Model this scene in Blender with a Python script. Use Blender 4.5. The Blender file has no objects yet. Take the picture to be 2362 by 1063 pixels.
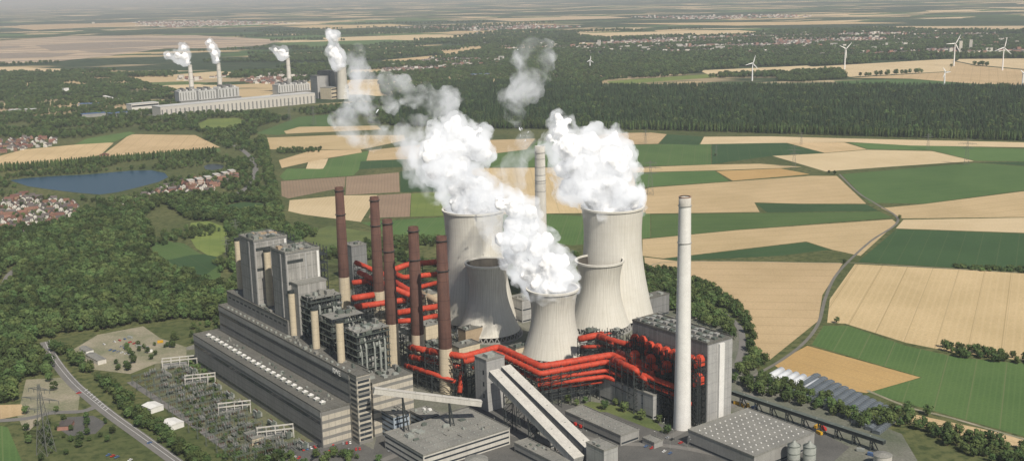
import bpy, math, random
import numpy as np
from mathutils import Vector, Matrix
random.seed(7); rng=np.random.default_rng(7)
F=2560.0; CX=1181.0; CY=531.5; PT=math.radians(12.34); RL=0.0215; H=370.0
cp,sp=math.cos(PT),math.sin(PT); cr,sr=math.cos(RL),math.sin(RL)
FW=Vector((0,cp,-sp)); DN=Vector((0,-sp,-cp)); XR=Vector((1,0,0))
def ray(u,v):
    du=u-CX; dv=v-CY
    return XR*(du*cr-dv*sr)+FW*F+DN*(dv*cr+du*sr)
def P(u,v,z=0.0):
    d=ray(u,v); t=(z-H)/d.z
    return Vector((d.x*t,d.y*t,z))
def G(u,v,z=0.0):
    p=P(u,v,z); return (p.x,p.y)
def D(u,v,y):
    d=ray(u,v); t=y/d.y
    return Vector((d.x*t,y,H+d.z*t))
def ZT(ub,vb,vt,ut=None):
    y=P(ub,vb).y
    return D(ub if ut is None else ut,vt,y).z
ROT=math.atan2(.602,.798); OX,OY=-130.9,867.5
bx,by=math.cos(ROT),math.sin(ROT); ax_,ay_=-by,bx
def L(t,s): return (OX+t*bx+s*ax_, OY+t*by+s*ay_)
def toL(x,y):
    x-=OX;y-=OY; return (x*bx+y*by, x*ax_+y*ay_)
SC=bpy.context.scene
COL=SC.collection
# ---------------------------------------------------------------- materials
def newmat(name):
    m=bpy.data.materials.new(name); m.use_nodes=True
    nt=m.node_tree; nt.nodes.clear()
    out=nt.nodes.new('ShaderNodeOutputMaterial')
    return m,nt,out
def nd(nt,t,**k):
    n=nt.nodes.new(t)
    for a,b in k.items(): setattr(n,a,b)
    return n
def math_(nt,op,a,b=None,c=None):
    n=nd(nt,'ShaderNodeMath',operation=op)
    for i,x in enumerate((a,b,c)):
        if x is None: continue
        if isinstance(x,(int,float)): n.inputs[i].default_value=x
        else: nt.links.new(x,n.inputs[i])
    return n.outputs[0]
def mixc(nt,f,a,b,bt='MIX'):
    n=nd(nt,'ShaderNodeMix',data_type='RGBA',blend_type=bt)
    if isinstance(f,(int,float)): n.inputs[0].default_value=f
    else: nt.links.new(f,n.inputs[0])
    for i,x in ((6,a),(7,b)):
        if isinstance(x,(tuple,list)): n.inputs[i].default_value=(*x[:3],1)
        else: nt.links.new(x,n.inputs[i])
    return n.outputs[2]
def noise_(nt,vec,scale,detail=4,rough=.6,dist=0):
    n=nd(nt,'ShaderNodeTexNoise'); n.inputs['Scale'].default_value=scale
    n.inputs['Detail'].default_value=detail; n.inputs['Roughness'].default_value=rough
    n.inputs['Distortion'].default_value=dist
    nt.links.new(vec,n.inputs['Vector']); return n.outputs['Fac']
def mapr(nt,v,a,b,c=0.,d=1.):
    n=nd(nt,'ShaderNodeMapRange'); nt.links.new(v,n.inputs[0])
    for i,x in enumerate((a,b,c,d)): n.inputs[i+1].default_value=x
    return n.outputs[0]
def mscale(nt,vec,s,rot=(0,0,0)):
    n=nd(nt,'ShaderNodeMapping'); nt.links.new(vec,n.inputs[0]); n.inputs['Scale'].default_value=s; n.inputs['Rotation'].default_value=rot
    return n.outputs[0]
def pm(name,c1,c2=None,scale=.15,rough=.85,stripes=(),rand=0.0,metal=0.0,bump=0.0,bscale=1.0,streak=0.0,fine=0.12,vec='Object'):
    m,nt,out=newmat(name)
    if c2 is None: c2=tuple(x*.7 for x in c1)
    tc=nd(nt,'ShaderNodeTexCoord'); co=tc.outputs[vec]
    f=mapr(nt,noise_(nt,co,scale,5,.65),.32,.68)
    col=mixc(nt,f,c1,c2)
    if fine:
        g=mapr(nt,noise_(nt,co,scale*9+.3,4,.7),.3,.7,1-fine,1+fine)
        cm=nd(nt,'ShaderNodeCombineColor'); 
        for i in range(3): nt.links.new(g,cm.inputs[i])
        col=mixc(nt,1.0,col,cm.outputs[0],'MULTIPLY')
    if streak:
        g=mapr(nt,noise_(nt,mscale(nt,co,(.45,.45,.02)),1.0,4,.7),.45,.75,0,streak)
        col=mixc(nt,g,col,tuple(x*.35 for x in c2))
    if stripes:
        sx=nd(nt,'ShaderNodeSeparateXYZ'); nt.links.new(co,sx.inputs[0])
        for (axis,per,wid,sc) in stripes:
            if axis=='XY': val=math_(nt,'ADD',sx.outputs[0],sx.outputs[1])
            else: val=sx.outputs['XYZ'.index(axis)]
            fr=math_(nt,'FRACT',math_(nt,'DIVIDE',val,per))
            ms=math_(nt,'LESS_THAN',fr,wid)
            if len(sc)>3: ms=math_(nt,'MULTIPLY',ms,sc[3])
            col=mixc(nt,ms,col,tuple(sc[:3]))
    if rand:
        oi=nd(nt,'ShaderNodeObjectInfo')
        hs=nd(nt,'ShaderNodeHueSaturation'); nt.links.new(col,hs.inputs['Color'])
        nt.links.new(mapr(nt,oi.outputs['Random'],0,1,1-rand,1+rand),hs.inputs['Value'])
        r2=math_(nt,'FRACT',math_(nt,'MULTIPLY',oi.outputs['Random'],7.31))
        nt.links.new(mapr(nt,r2,0,1,.5-rand*.05,.5+rand*.05),hs.inputs['Hue'])
        col=hs.outputs[0]
    b=nd(nt,'ShaderNodeBsdfPrincipled'); nt.links.new(col,b.inputs['Base Color'])
    b.inputs['Roughness'].default_value=rough; b.inputs['Metallic'].default_value=metal
    b.inputs['Specular IOR Level'].default_value=.25
    if bump:
        bn=nd(nt,'ShaderNodeBump'); bn.inputs['Strength'].default_value=bump; bn.inputs['Distance'].default_value=bscale
        nt.links.new(noise_(nt,co,1.0/bscale,4,.6),bn.inputs['Height']); nt.links.new(bn.outputs[0],b.inputs['Normal'])
    nt.links.new(b.outputs[0],out.inputs[0]); return m
M={}
M['tan']=pm('wheat_field',(.57,.43,.245),(.44,.33,.175),.007,.95,[('X',31,.035,(.30,.22,.11,.6)),('X',31.7,.03,(.30,.22,.11,.4)),('X',8,.3,(.60,.465,.28,.22))],.09,fine=.14)
M['pale']=pm('stubble_field',(.60,.475,.30),(.50,.385,.225),.007,.95,[('X',24,.035,(.38,.29,.17,.5)),('X',6,.3,(.64,.52,.34,.35))],.08,fine=.12)
M['orange']=pm('ripe_grain_field',(.51,.345,.145),(.43,.285,.115),.008,.95,[('X',20,.04,(.32,.23,.11,.5))],.06)
M['green']=pm('green_crop_field',(.100,.165,.050),(.064,.122,.034),.007,.95,[('X',27,.045,(.14,.165,.07,.7)),('X',5,.3,(.105,.17,.052,.4))],.16,fine=.16)
M['dark']=pm('dark_green_crop_field',(.047,.093,.033),(.034,.072,.025),.008,.95,[('X',24,.045,(.08,.11,.045,.6))],.12,fine=.16)
M['brown']=pm('ploughed_field',(.31,.225,.15),(.25,.18,.12),.01,.95,[('X',6,.3,(.20,.15,.10,.5))],.1)
M['yel']=pm('meadow_field',(.19,.235,.062),(.12,.17,.046),.012,.95,[('X',15,.1,(.12,.17,.04,.5))],.08)
M['asph']=pm('asphalt',(.13,.127,.118),(.09,.089,.084),.05,.9,fine=.25)
M['road']=pm('road_asphalt',(.20,.19,.175),(.155,.15,.14),.03,.9)
M['lane']=pm('country_lane',(.20,.188,.16),(.15,.142,.12),.03,.9)
M['dirt']=pm('gravel_yard',(.36,.31,.235),(.15,.165,.09),.025,.95,fine=.25)
M['swy']=pm('switchyard_ground',(.17,.165,.10),(.085,.105,.05),.035,.95,fine=.35)
M['yard']=pm('works_yard',(.21,.20,.175),(.10,.115,.075),.018,.95,fine=.3)
M['mark']=pm('white_road_paint',(.7,.7,.68),None,.5,.7)
M['grass']=pm('rough_grass',(.15,.175,.06),(.075,.105,.036),.02,.95,fine=.25)
M['conc']=pm('pale_concrete',(.56,.54,.49),(.46,.44,.40),.08,.85,streak=.3)
M['concd']=pm('grey_concrete',(.33,.325,.305),(.26,.255,.24),.06,.85,streak=.25)
M['beige']=pm('beige_cladding',(.58,.50,.37),(.50,.43,.31),.1,.8,[('Z',6,.03,(.3,.26,.2))],streak=.3)
M['clad']=pm('grey_cladding',(.24,.235,.22),(.19,.187,.176),.05,.7,[('Z',4.5,.08,(.12,.12,.115)),('XY',8,.05,(.135,.135,.13))],streak=.4)
M['cladl']=pm('light_grey_cladding',(.41,.405,.39),(.33,.33,.32),.05,.65,[('XY',5,.06,(.24,.24,.24)),('Z',9,.04,(.24,.24,.24))],streak=.4)
M['cladd']=pm('weathered_blue_grey_cladding',(.235,.235,.23),(.185,.187,.185),.05,.6,[('XY',6,.05,(.28,.28,.275)),('Z',12,.04,(.12,.12,.12))],streak=.55)
M['cladw']=pm('weathered_panel_cladding',(.345,.335,.31),(.27,.265,.25),.07,.7,[('XY',4.2,.08,(.23,.225,.21)),('Z',11,.05,(.18,.18,.17)),('XY',12.6,.12,(.41,.40,.38,.6))],streak=.6)
M['band']=pm('banded_concrete_wall',(.50,.46,.38),(.42,.385,.32),.1,.8,[('Z',7,.38,(.20,.195,.18)),('XY',6,.03,(.16,.16,.15))],streak=.3)
M['roof']=pm('bitumen_roof',(.155,.15,.132),(.108,.107,.096),.04,.9,[('Y',12,.03,(.07,.07,.07)),('X',9,.04,(.19,.19,.175))],fine=.3)
M['roofl']=pm('grey_gravel_roof',(.255,.25,.225),(.19,.188,.172),.06,.9,[('Y',14,.03,(.13,.13,.12))],fine=.25)
M['steel']=pm('weathered_steel',(.13,.15,.13),(.085,.10,.088),.3,.6)
M['steeld']=pm('dark_steel',(.05,.057,.057),(.032,.038,.038),.3,.6)
M['galv']=pm('galvanised_steel',(.33,.345,.32),(.23,.245,.22),.4,.5)
M['mastgrey']=pm('weathered_mast_steel',(.17,.175,.16),(.13,.135,.125),.4,.6)
M['glass']=pm('window_glass',(.045,.053,.062),(.028,.035,.042),.2,.15)
M['red']=pm('red_duct_paint',(.56,.072,.034),(.42,.052,.027),.12,.6,[('XY',7,.05,(.28,.04,.022))],streak=.4)
M['tanduct']=pm('insulated_tan_duct',(.40,.31,.21),(.31,.24,.165),.12,.7)
M['brownc']=pm('red_brown_chimney_brick',(.125,.064,.048),(.085,.045,.036),.12,.85,[('Z',18,.02,(.04,.02,.017))],streak=.5)
M['white']=pm('white_paint',(.76,.75,.72),(.66,.65,.62),.1,.6,streak=.12)
M['blade']=pm('white_blade_paint',(.85,.85,.85),(.8,.8,.8),.1,.5)
M['red2']=pm('bright_red_paint',(.55,.04,.03),None,.3,.4)
M['rust']=pm('rusty_cap',(.36,.2,.14),(.3,.25,.2),.3,.8)
M['yellow']=pm('yellow_paint',(.62,.36,.03),None,.3,.5)
M['blue']=pm('blue_paint',(.10,.17,.33),None,.3,.5)
M['rubber']=pm('black_rubber',(.02,.02,.02),None,1,.9)
M['bark']=pm('tree_bark',(.10,.075,.05),None,1,.95)
M['tileR']=pm('red_roof_tiles',(.20,.105,.075),(.15,.085,.065),.4,.85,rand=.3)
M['tileD']=pm('dark_roof_tiles',(.12,.10,.092),(.09,.08,.077),.4,.85,rand=.3)
M['brickw']=pm('brick_wall',(.31,.18,.13),(.25,.15,.11),.5,.9,rand=.3)
M['plaster']=pm('white_plaster',(.68,.65,.59),None,.5,.9,rand=.1)
M['stonewhite']=pm('pale_grey_facade',(.56,.56,.54),(.48,.48,.465),.02,.85,streak=.2)
M['glassroof']=pm('greenhouse_glass',(.13,.15,.165),(.085,.10,.115),.05,.35,[('Y',4,.12,(.22,.24,.25))])
M['film']=pm('white_polytunnel_film',(.66,.68,.70),(.52,.54,.57),.1,.5)
def folmat(name,c1,c2):
    m,nt,out=newmat(name)
    tc=nd(nt,'ShaderNodeTexCoord'); oi=nd(nt,'ShaderNodeObjectInfo')
    f=mapr(nt,noise_(nt,tc.outputs['Object'],.55,3,.7),.3,.7)
    col=mixc(nt,f,c1,c2)
    big=mapr(nt,noise_(nt,oi.outputs['Location'],.012,3,.6),.35,.65,.72,1.25)
    hs=nd(nt,'ShaderNodeHueSaturation'); nt.links.new(col,hs.inputs['Color'])
    nt.links.new(math_(nt,'MULTIPLY',big,mapr(nt,oi.outputs['Random'],0,1,.6,1.45)),hs.inputs['Value'])
    r2=math_(nt,'FRACT',math_(nt,'MULTIPLY',oi.outputs['Random'],9.7))
    nt.links.new(mapr(nt,r2,0,1,.475,.525),hs.inputs['Hue'])
    b=nd(nt,'ShaderNodeBsdfPrincipled'); nt.links.new(hs.outputs[0],b.inputs['Base Color'])
    b.inputs['Roughness'].default_value=.9; b.inputs['Specular IOR Level'].default_value=.1
    nt.links.new(b.outputs[0],out.inputs[0]); return m
M['fol']=folmat('broadleaf_foliage',(.044,.072,.025),(.086,.118,.040))
M['fol2']=folmat('spruce_foliage',(.032,.057,.026),(.056,.083,.035))
# ---------------------------------------------------------------- mesh builder
class MB:
    def __init__(s): s.v=[];s.f=[];s.m=[]
    def add(s,vs,fs,mi=0):
        o=len(s.v); s.v.extend([tuple(x) for x in vs])
        for f in fs: s.f.append(tuple(i+o for i in f)); s.m.append(mi)
    def box(s,x0,x1,y0,y1,z0,z1,mi=0):
        s.add([(x0,y0,z0),(x1,y0,z0),(x1,y1,z0),(x0,y1,z0),(x0,y0,z1),(x1,y0,z1),(x1,y1,z1),(x0,y1,z1)],
          [(0,3,2,1),(4,5,6,7),(0,1,5,4),(1,2,6,5),(2,3,7,6),(3,0,4,7)],mi); return s
    def beam(s,p,q,w,h=None,mi=0):
        h=h or w; p=Vector(p);q=Vector(q); d=(q-p)
        if d.length<1e-6: return s
        d.normalize(); up=Vector((0,0,1)) if abs(d.z)<.95 else Vector((1,0,0))
        a=d.cross(up).normalized()*w/2; b=d.cross(a).normalized()*h/2
        vs=[p-a-b,p+a-b,p+a+b,p-a+b,q-a-b,q+a-b,q+a+b,q-a+b]
        s.add(vs,[(0,1,2,3),(7,6,5,4),(0,4,5,1),(1,5,6,2),(2,6,7,3),(3,7,4,0)],mi); return s
    def tube(s,pts,r,n=12,mi=0,cap=True):
        pts=[Vector(p) for p in pts]; rings=[]
        for i,p in enumerate(pts):
            if i==0: t=(pts[1]-p).normalized()
            elif i==len(pts)-1: t=(p-pts[i-1]).normalized()
            else: t=((p-pts[i-1]).normalized()+(pts[i+1]-p).normalized()).normalized()
            up=Vector((0,0,1)) if abs(t.z)<.9 else Vector((0,1,0))
            a=t.cross(up).normalized(); b=a.cross(t).normalized()
            rr=r[i] if isinstance(r,(list,tuple)) else r
            rings.append([p+a*rr*math.cos(2*math.pi*k/n)+b*rr*math.sin(2*math.pi*k/n) for k in range(n)])
        vs=[x for R in rings for x in R]; fs=[]
        for i in range(len(pts)-1):
            for k in range(n):
                k2=(k+1)%n; fs.append((i*n+k,i*n+k2,(i+1)*n+k2,(i+1)*n+k))
        if cap: fs.append(tuple(range(n))[::-1]); fs.append(tuple((len(pts)-1)*n+k for k in range(n)))
        s.add(vs,fs,mi); return s
    def lathe(s,prof,n=32,mi=0,cx=0,cy=0,capb=False,capt=False):
        vs=[];fs=[]
        for (r,z) in prof:
            for k in range(n):
                a=2*math.pi*k/n; vs.append((cx+r*math.cos(a),cy+r*math.sin(a),z))
        for i in range(len(prof)-1):
            for k in range(n):
                k2=(k+1)%n; fs.append((i*n+k,i*n+k2,(i+1)*n+k2,(i+1)*n+k))
        if capb: fs.append(tuple(range(n))[::-1])
        if capt: fs.append(tuple((len(prof)-1)*n+k for k in range(n)))
        s.add(vs,fs,mi); return s
    def mesh(s,name,mats,smooth=False):
        me=bpy.data.meshes.new(name); me.from_pydata(s.v,[],s.f)
        for m in mats: me.materials.append(M[m] if isinstance(m,str) else m)
        if len(mats)>1: me.polygons.foreach_set('material_index',s.m)
        if smooth: me.polygons.foreach_set('use_smooth',[True]*len(s.f))
        me.update(); return me
    def obj(s,name,mats,parent=None,smooth=False,label=None,loc=(0,0,0),rot=0):
        return mk(name,s.mesh(name,mats if isinstance(mats,(list,tuple)) else [mats],smooth),parent,label,loc,rot)
def mk(name,me,parent=None,label=None,loc=(0,0,0),rot=0,scale=1):
    o=bpy.data.objects.new(name,me); COL.objects.link(o)
    o.location=loc; o.rotation_euler=(0,0,rot)
    o.scale=(scale,)*3 if isinstance(scale,(int,float)) else scale
    if parent: o.parent=parent
    if label: o['label']=label
    return o
def thing(name,label,cat,loc,rot=0,group=None,scale=1):
    o=mk(name,None,None,label,loc,rot,scale); o['category']=cat
    o.empty_display_size=1
    if group:o['group']=group
    return o
def top(o,label,cat,group=None,kind=None):
    o['label']=label;o['category']=cat
    if group:o['group']=group
    if kind:o['kind']=kind
    return o
def copytree(th,loc,rot=None,scale=None):
    n=th.copy(); COL.objects.link(n); n.location=loc
    if rot is not None: n.rotation_euler=(0,0,rot)
    if scale is not None: n.scale=(scale,)*3 if isinstance(scale,(int,float)) else scale
    for c in th.children:
        k=c.copy(); k.parent=n; COL.objects.link(k)
        for g in c.children:
            q=g.copy(); q.parent=k; COL.objects.link(q)
    return n
def PT_(t,s,z=0): x,y=L(t,s); return (x,y,z)
# ---------------------------------------------------------------- terrain sheets
def sheet(name,poly,mat,z,label=None,rot=None):
    n=len(poly)
    if rot is None:
        best=0
        for i in range(n):
            a=poly[i];b=poly[(i+1)%n]; l=math.hypot(b[0]-a[0],b[1]-a[1])
            if l>best: best=l; rot=math.atan2(b[1]-a[1],b[0]-a[0])-math.pi/2
    cx=sum(p[0] for p in poly)/n; cy=sum(p[1] for p in poly)/n
    c,s=math.cos(-rot),math.sin(-rot)
    vs=[((x-cx)*c-(y-cy)*s,(x-cx)*s+(y-cy)*c,0) for x,y in poly]
    A=sum(vs[i][0]*vs[(i+1)%n][1]-vs[(i+1)%n][0]*vs[i][1] for i in range(n))
    if A<0: vs=vs[::-1]
    me=bpy.data.meshes.new(name); me.from_pydata(vs,[],[tuple(range(n))]); me.materials.append(M[mat])
    o=mk(name,me,None,label,(cx,cy,z),rot); o['kind']='structure'
    return o
def sheet_px(name,pp,mat,z,label=None,rot=None): return sheet(name,[G(*p) for p in pp],mat,z,label,rot)
def groundmat():
    m,nt,out=newmat('countryside_ground')
    tc=nd(nt,'ShaderNodeTexCoord'); co=tc.outputs['Object']
    near=mixc(nt,mapr(nt,noise_(nt,co,.006,6,.7),.35,.65),(.072,.095,.035),(.15,.15,.065))
    g=noise_(nt,co,.12,3,.7); near=mixc(nt,mapr(nt,g,.45,.65),near,(.05,.068,.026))
    def vor(sc,rot,sq):
        dn=nd(nt,'ShaderNodeTexNoise'); dn.inputs['Scale'].default_value=.0006; nt.links.new(co,dn.inputs['Vector'])
        va=nd(nt,'ShaderNodeVectorMath',operation='SCALE'); nt.links.new(dn.outputs['Color'],va.inputs[0]); va.inputs['Scale'].default_value=900
        vb=nd(nt,'ShaderNodeVectorMath',operation='ADD'); nt.links.new(co,vb.inputs[0]); nt.links.new(va.outputs[0],vb.inputs[1])
        v=nd(nt,'ShaderNodeTexVoronoi',distance='CHEBYCHEV',voronoi_dimensions='2D'); v.inputs['Scale'].default_value=1.0
        nt.links.new(mscale(nt,vb.outputs[0],(sc,sc*sq,1),(0,0,rot)),v.inputs['Vector'])
        sep=nd(nt,'ShaderNodeSeparateColor'); nt.links.new(v.outputs['Color'],sep.inputs[0]); return sep
    s1=vor(1/480.,.35,1.3)
    r=nd(nt,'ShaderNodeValToRGB'); r.color_ramp.interpolation='CONSTANT'
    cols=[(0,(.050,.078,.030)),(.2,(.50,.385,.225)),(.38,(.09,.15,.048)),(.54,(.60,.48,.30)),(.70,(.055,.09,.033)),(.82,(.40,.315,.2)),(.91,(.12,.16,.06))]
    e=r.color_ramp.elements; e[0].position=0; e[0].color=(*cols[0][1],1); e[1].position=cols[1][0]; e[1].color=(*cols[1][1],1)
    for p_,c_ in cols[2:]:
        q=e.new(p_); q.color=(*c_,1)
    nt.links.new(s1.outputs[0],r.inputs[0]); far=r.outputs[0]
    woods=mapr(nt,noise_(nt,mscale(nt,co,(.00022,.0006,1)),1.0,6,.62),.48,.52)
    wc=mixc(nt,mapr(nt,noise_(nt,co,.01,4,.7),.4,.6),(.032,.052,.026),(.058,.08,.038))
    far=mixc(nt,woods,far,wc)
    sx=nd(nt,'ShaderNodeSeparateXYZ'); nt.links.new(co,sx.inputs[0])
    yy=math_(nt,'ADD',sx.outputs[1],math_(nt,'MULTIPLY',noise_(nt,co,.001,2),1200))
    dm=mapr(nt,yy,4300,4500)
    col=mixc(nt,dm,near,far)
    b=nd(nt,'ShaderNodeBsdfPrincipled'); b.inputs['Roughness'].default_value=.95; b.inputs['Specular IOR Level'].default_value=.1
    nt.links.new(col,b.inputs['Base Color']); nt.links.new(b.outputs[0],out.inputs[0]); return m
M['ground']=groundmat()
S=60000
me=bpy.data.meshes.new('ground'); me.from_pydata([(-S,-3000,0),(S,-3000,0),(S,90000,0),(-S,90000,0)],[],[(0,1,2,3)]); me.materials.append(M['ground'])
g=mk('ground',me); g['kind']='structure'
FIELDS=[
('tan',[(-60,392),(-60,376),(55,345),(240,328),(262,330),(232,358),(60,385)]),
('tan',[(235,359),(300,310),(450,312),(508,340),(400,350),(240,362)]),
('green',[(172,334),(200,320),(300,304),(312,308),(258,329)]),
('green',[(260,366),(505,343),(510,350),(330,368)]),
('pale',[(-60,153),(140,159),(140,168),(-60,171)]),
('yel',[(450,290),(480,275),(555,272),(560,292),(520,302),(460,303)]),
('green',[(590,308),(690,270),(762,264),(767,290),(640,312)]),
('tan',[(655,303),(690,293),(870,290),(880,299),(660,309)]),
('tan',[(616,318),(770,312),(932,312),(935,324),(835,345),(620,345)]),
('tan',[(643,370),(720,347),(832,345),(835,352),(750,366),(650,388)]),
('pale',[(705,392),(712,371),(757,366),(748,389)]),
('green',[(645,407),(662,389),(745,390),(760,367),(850,348),(845,372),(930,368),(925,382),(830,390),(815,405),(655,416)]),
('dark',[(832,372),(928,368),(930,385),(828,391)]),
('tan',[(852,347),(1040,326),(1235,320),(1215,345),(1080,362),(845,371)]),
('green',[(1090,362),(1215,345),(1240,325),(1340,331),(1320,385),(1130,386)]),
('brown',[(648,418),(797,408),(795,432),(665,458),(650,452)]),
('brown',[(799,408),(920,398),(922,443),(797,450)]),
('dark',[(923,396),(1020,381),(1080,385),(1060,440),(924,444)]),
('pale',[(668,462),(790,451),(871,450),(832,512),(700,495),(665,487)]),
('brown',[(873,450),(948,446),(945,500),(850,503)]),
('yel',[(949,446),(1062,441),(1060,497),(947,500)]),
('green',[(832,513),(1060,498),(1200,490),(1350,499),(1500,490),(1500,548),(1320,566),(1150,545),(1040,552),(900,540)]),
('tan',[(1080,388),(1455,386),(1470,440),(1488,490),(1070,495)]),
('tan',[(1320,330),(1400,308),(1500,306),(1538,310),(1518,332),(1420,334)]),
('dark',[(1540,310),(1622,315),(1612,335),(1520,332)]),
('green',[(1430,336),(1518,333),(1640,332),(1640,380),(1450,384),(1440,360)]),
('dark',[(1642,331),(1800,327),(1900,353),(1780,360),(1642,379)]),
('pale',[(1624,316),(1780,315),(1960,320),(2420,330),(2420,341),(2100,336),(1960,328),(1800,330),(1615,333)]),
('tan',[(1812,329),(1948,329),(2000,345),(1902,353)]),
('pale',[(1782,360),(1902,354),(2002,346),(2150,349),(2248,372),(2050,385),(1905,396)]),
('green',[(1957,329),(2420,346),(2420,373),(2250,371),(2150,347),(2002,344)]),
('tan',[(1452,387),(1642,380),(1752,378),(1850,385),(1800,388),(1650,393),(1460,398)]),
('green',[(1468,399),(1648,394),(1682,418),(1500,431),(1465,430)]),
('orange',[(1652,395),(1800,389),(1868,402),(1690,417)]),
('tan',[(1470,441),(1500,433),(1870,406),(1930,406),(1998,470),(1840,470),(1740,467),(1752,489),(1490,493)]),
('dark',[(1742,469),(2000,472),(2027,487),(1770,490)]),
('green',[(1502,495),(2030,488),(2058,502),(1700,530),(1502,549)]),
('tan',[(1482,552),(1700,531),(2058,506),(2068,514),(1985,590),(1920,576),(1860,557),(1530,596),(1482,590)]),
('dark',[(1532,597),(1860,559),(1915,576),(1800,590),(1562,601)]),
('tan',[(1486,593),(1560,602),(1945,606),(1897,680),(1887,740),(1775,830),(1740,800),(1735,745),(1690,700),(1600,640),(1490,622)]),
('green',[(1942,402),(2250,376),(2420,388),(2420,431),(2130,470),(2005,468)]),
('dark',[(2420,373),(2420,386),(2252,375)]),
('tan',[(2032,480),(2130,471),(2420,434),(2420,500),(2082,504)]),
('pale',[(2084,507),(2420,501),(2420,539),(2066,527)]),
('dark',[(2068,529),(2420,541),(2420,628),(2200,617),(1978,604)]),
('tan',[(1972,609),(2200,621),(2420,634),(2420,838),(2200,812),(2090,790),(1950,746),(1908,744),(1914,690)]),
('green',[(1900,751),(1955,751),(2090,797),(2200,822),(2300,833),(2420,842),(2420,1022),(2200,960),(2002,905),(2127,870),(1990,830),(1872,795)]),
('orange',[(1782,840),(1862,797),(2123,870),(1998,906),(1850,880)]),
('tan',[(2095,952),(2420,1022),(2420,1045),(2200,1000),(2100,975)]),
('pale',[(1612,163),(1862,152),(1900,160),(1880,170),(1642,176)]),
('yel',[(1400,188),(1640,171),(1662,178),(1500,190),(1410,196)]),
('pale',[(1864,155),(2180,137),(2420,135),(2420,165),(2250,150),(2200,140),(2190,165),(1960,178),(1905,160)]),
('tan',[(1962,180),(2190,166),(2200,142),(2250,152),(2420,167),(2420,197),(2250,194),(2100,182)]),
('green',[(1922,187),(2100,183),(2250,195),(2240,199),(1950,197)]),
('yel',[(440,514),(480,510),(516,522),(528,552),(524,580),(500,592),(478,588),(452,572),(436,545)]),
('green',[(350,562),(380,554),(425,562),(450,578),(480,594),(514,606),(508,640),(490,656),(440,640),(380,612),(352,590)]),
('dark',[(385,600),(440,588),(490,585),(512,606),(480,630),(446,642)]),
('dark',[(510,475),(560,466),(605,469),(612,482),(585,491),(525,490)]),
('green',[(-30,975),(18,985),(60,1085),(-30,1085)]),
('tan',[(-60,935),(50,932),(60,955),(-60,978)]),
('pale',[(740,88),(980,80),(1080,83),(1000,93),(760,95)]),
('tan',[(1010,120),(1110,110),(1115,118),(1030,130)]),
('pale',[(370,175),(500,165),(560,168),(480,182)]),
('tan',[(1420,55),(1900,50),(2100,54),(1700,60)]),
('pale',[(2000,62),(2420,60),(2420,72),(2120,70)]),
('tan',[(880,140),(1010,128),(1030,133),(920,146)]),
('pale',[(1290,78),(1700,70),(1780,76),(1400,90)]),
('green',[(620,100),(900,92),(1000,97),(720,112)]),
('tan',[(2100,120),(2420,122),(2420,128),(2150,127)]),
('tan',[(650,62),(900,56),(960,60),(760,68)]),
('pale',[(1100,44),(1400,38),(1460,42),(1180,50)]),
('tan',[(0,62),(300,52),(340,58),(80,70)]),
]
FW_=[]
for i,(mt,pp) in enumerate(FIELDS):
    poly=[G(*p) for p in pp]; FW_.append(poly)
    o=sheet('field',poly,mt,.10+.012*(i%5))
M['quarry']=pm('open_cast_sand',(.50,.39,.27),(.33,.26,.19),.0016,.95,[('Y',260,.35,(.55,.45,.33,.7)),('Y',410,.2,(.25,.20,.16,.8))],fine=.2)
M['quarryd']=pm('open_cast_spoil',(.27,.22,.175),(.21,.185,.155),.003,.95,[('Y',120,.3,(.42,.34,.26,.7))],fine=.2)
sheet_px('terrain',[(-60,100),(150,84),(450,82),(660,93),(600,106),(500,112),(380,112),(250,130),(120,143),(-60,150)],'quarry',.35,rot=.1)
for pp in ([(80,105),(240,98),(420,97),(440,103),(260,112),(120,118)],[(-60,125),(60,122),(180,124),(120,133),(-60,138)],[(150,92),(300,88),(520,90),(560,93),(300,93)],[(180,118),(300,113),(360,115),(240,124)],[(-60,110),(40,106),(60,110),(-60,117)]): sheet_px('terrain',pp,'quarryd',.6,rot=.15)
def watermat(name,c):
    m,nt,out=newmat(name); b=nd(nt,'ShaderNodeBsdfPrincipled'); b.inputs['Base Color'].default_value=(*c,1); b.inputs['Roughness'].default_value=.3; b.inputs['Specular IOR Level'].default_value=.2
    tc=nd(nt,'ShaderNodeTexCoord'); bn=nd(nt,'ShaderNodeBump'); bn.inputs['Strength'].default_value=.4; nt.links.new(noise_(nt,tc.outputs['Object'],.3,4),bn.inputs['Height']); nt.links.new(bn.outputs[0],b.inputs['Normal'])
    nt.links.new(b.outputs[0],out.inputs[0]); return m
M['water']=watermat('lake_water',(.022,.058,.092)); M['pond']=watermat('pond_water',(.035,.04,.035))
LAKE=[(22,416),(60,411),(130,406),(200,403),(300,394),(350,393),(380,399),(388,409),(366,420),(320,432),(270,444),(230,449),(180,445),(120,438),(65,430)]
LAKEX=[(10,416),(60,409),(200,401),(300,392),(360,391),(395,399),(400,412),(375,432),(320,446),(270,458),(230,463),(180,459),(120,452),(50,442)]
POND=[(470,384),(480,379),(500,378),(518,382),(512,389),(492,393),(474,391)]
POND2=[(465,382),(480,376),(500,375),(522,380),(518,395),(492,402),(468,398)]
sheet_px('water',LAKE,'water',.2,'blue lake among wooded banks')
sheet_px('water',POND,'pond',.21,'small dark pond among trees')
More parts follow.
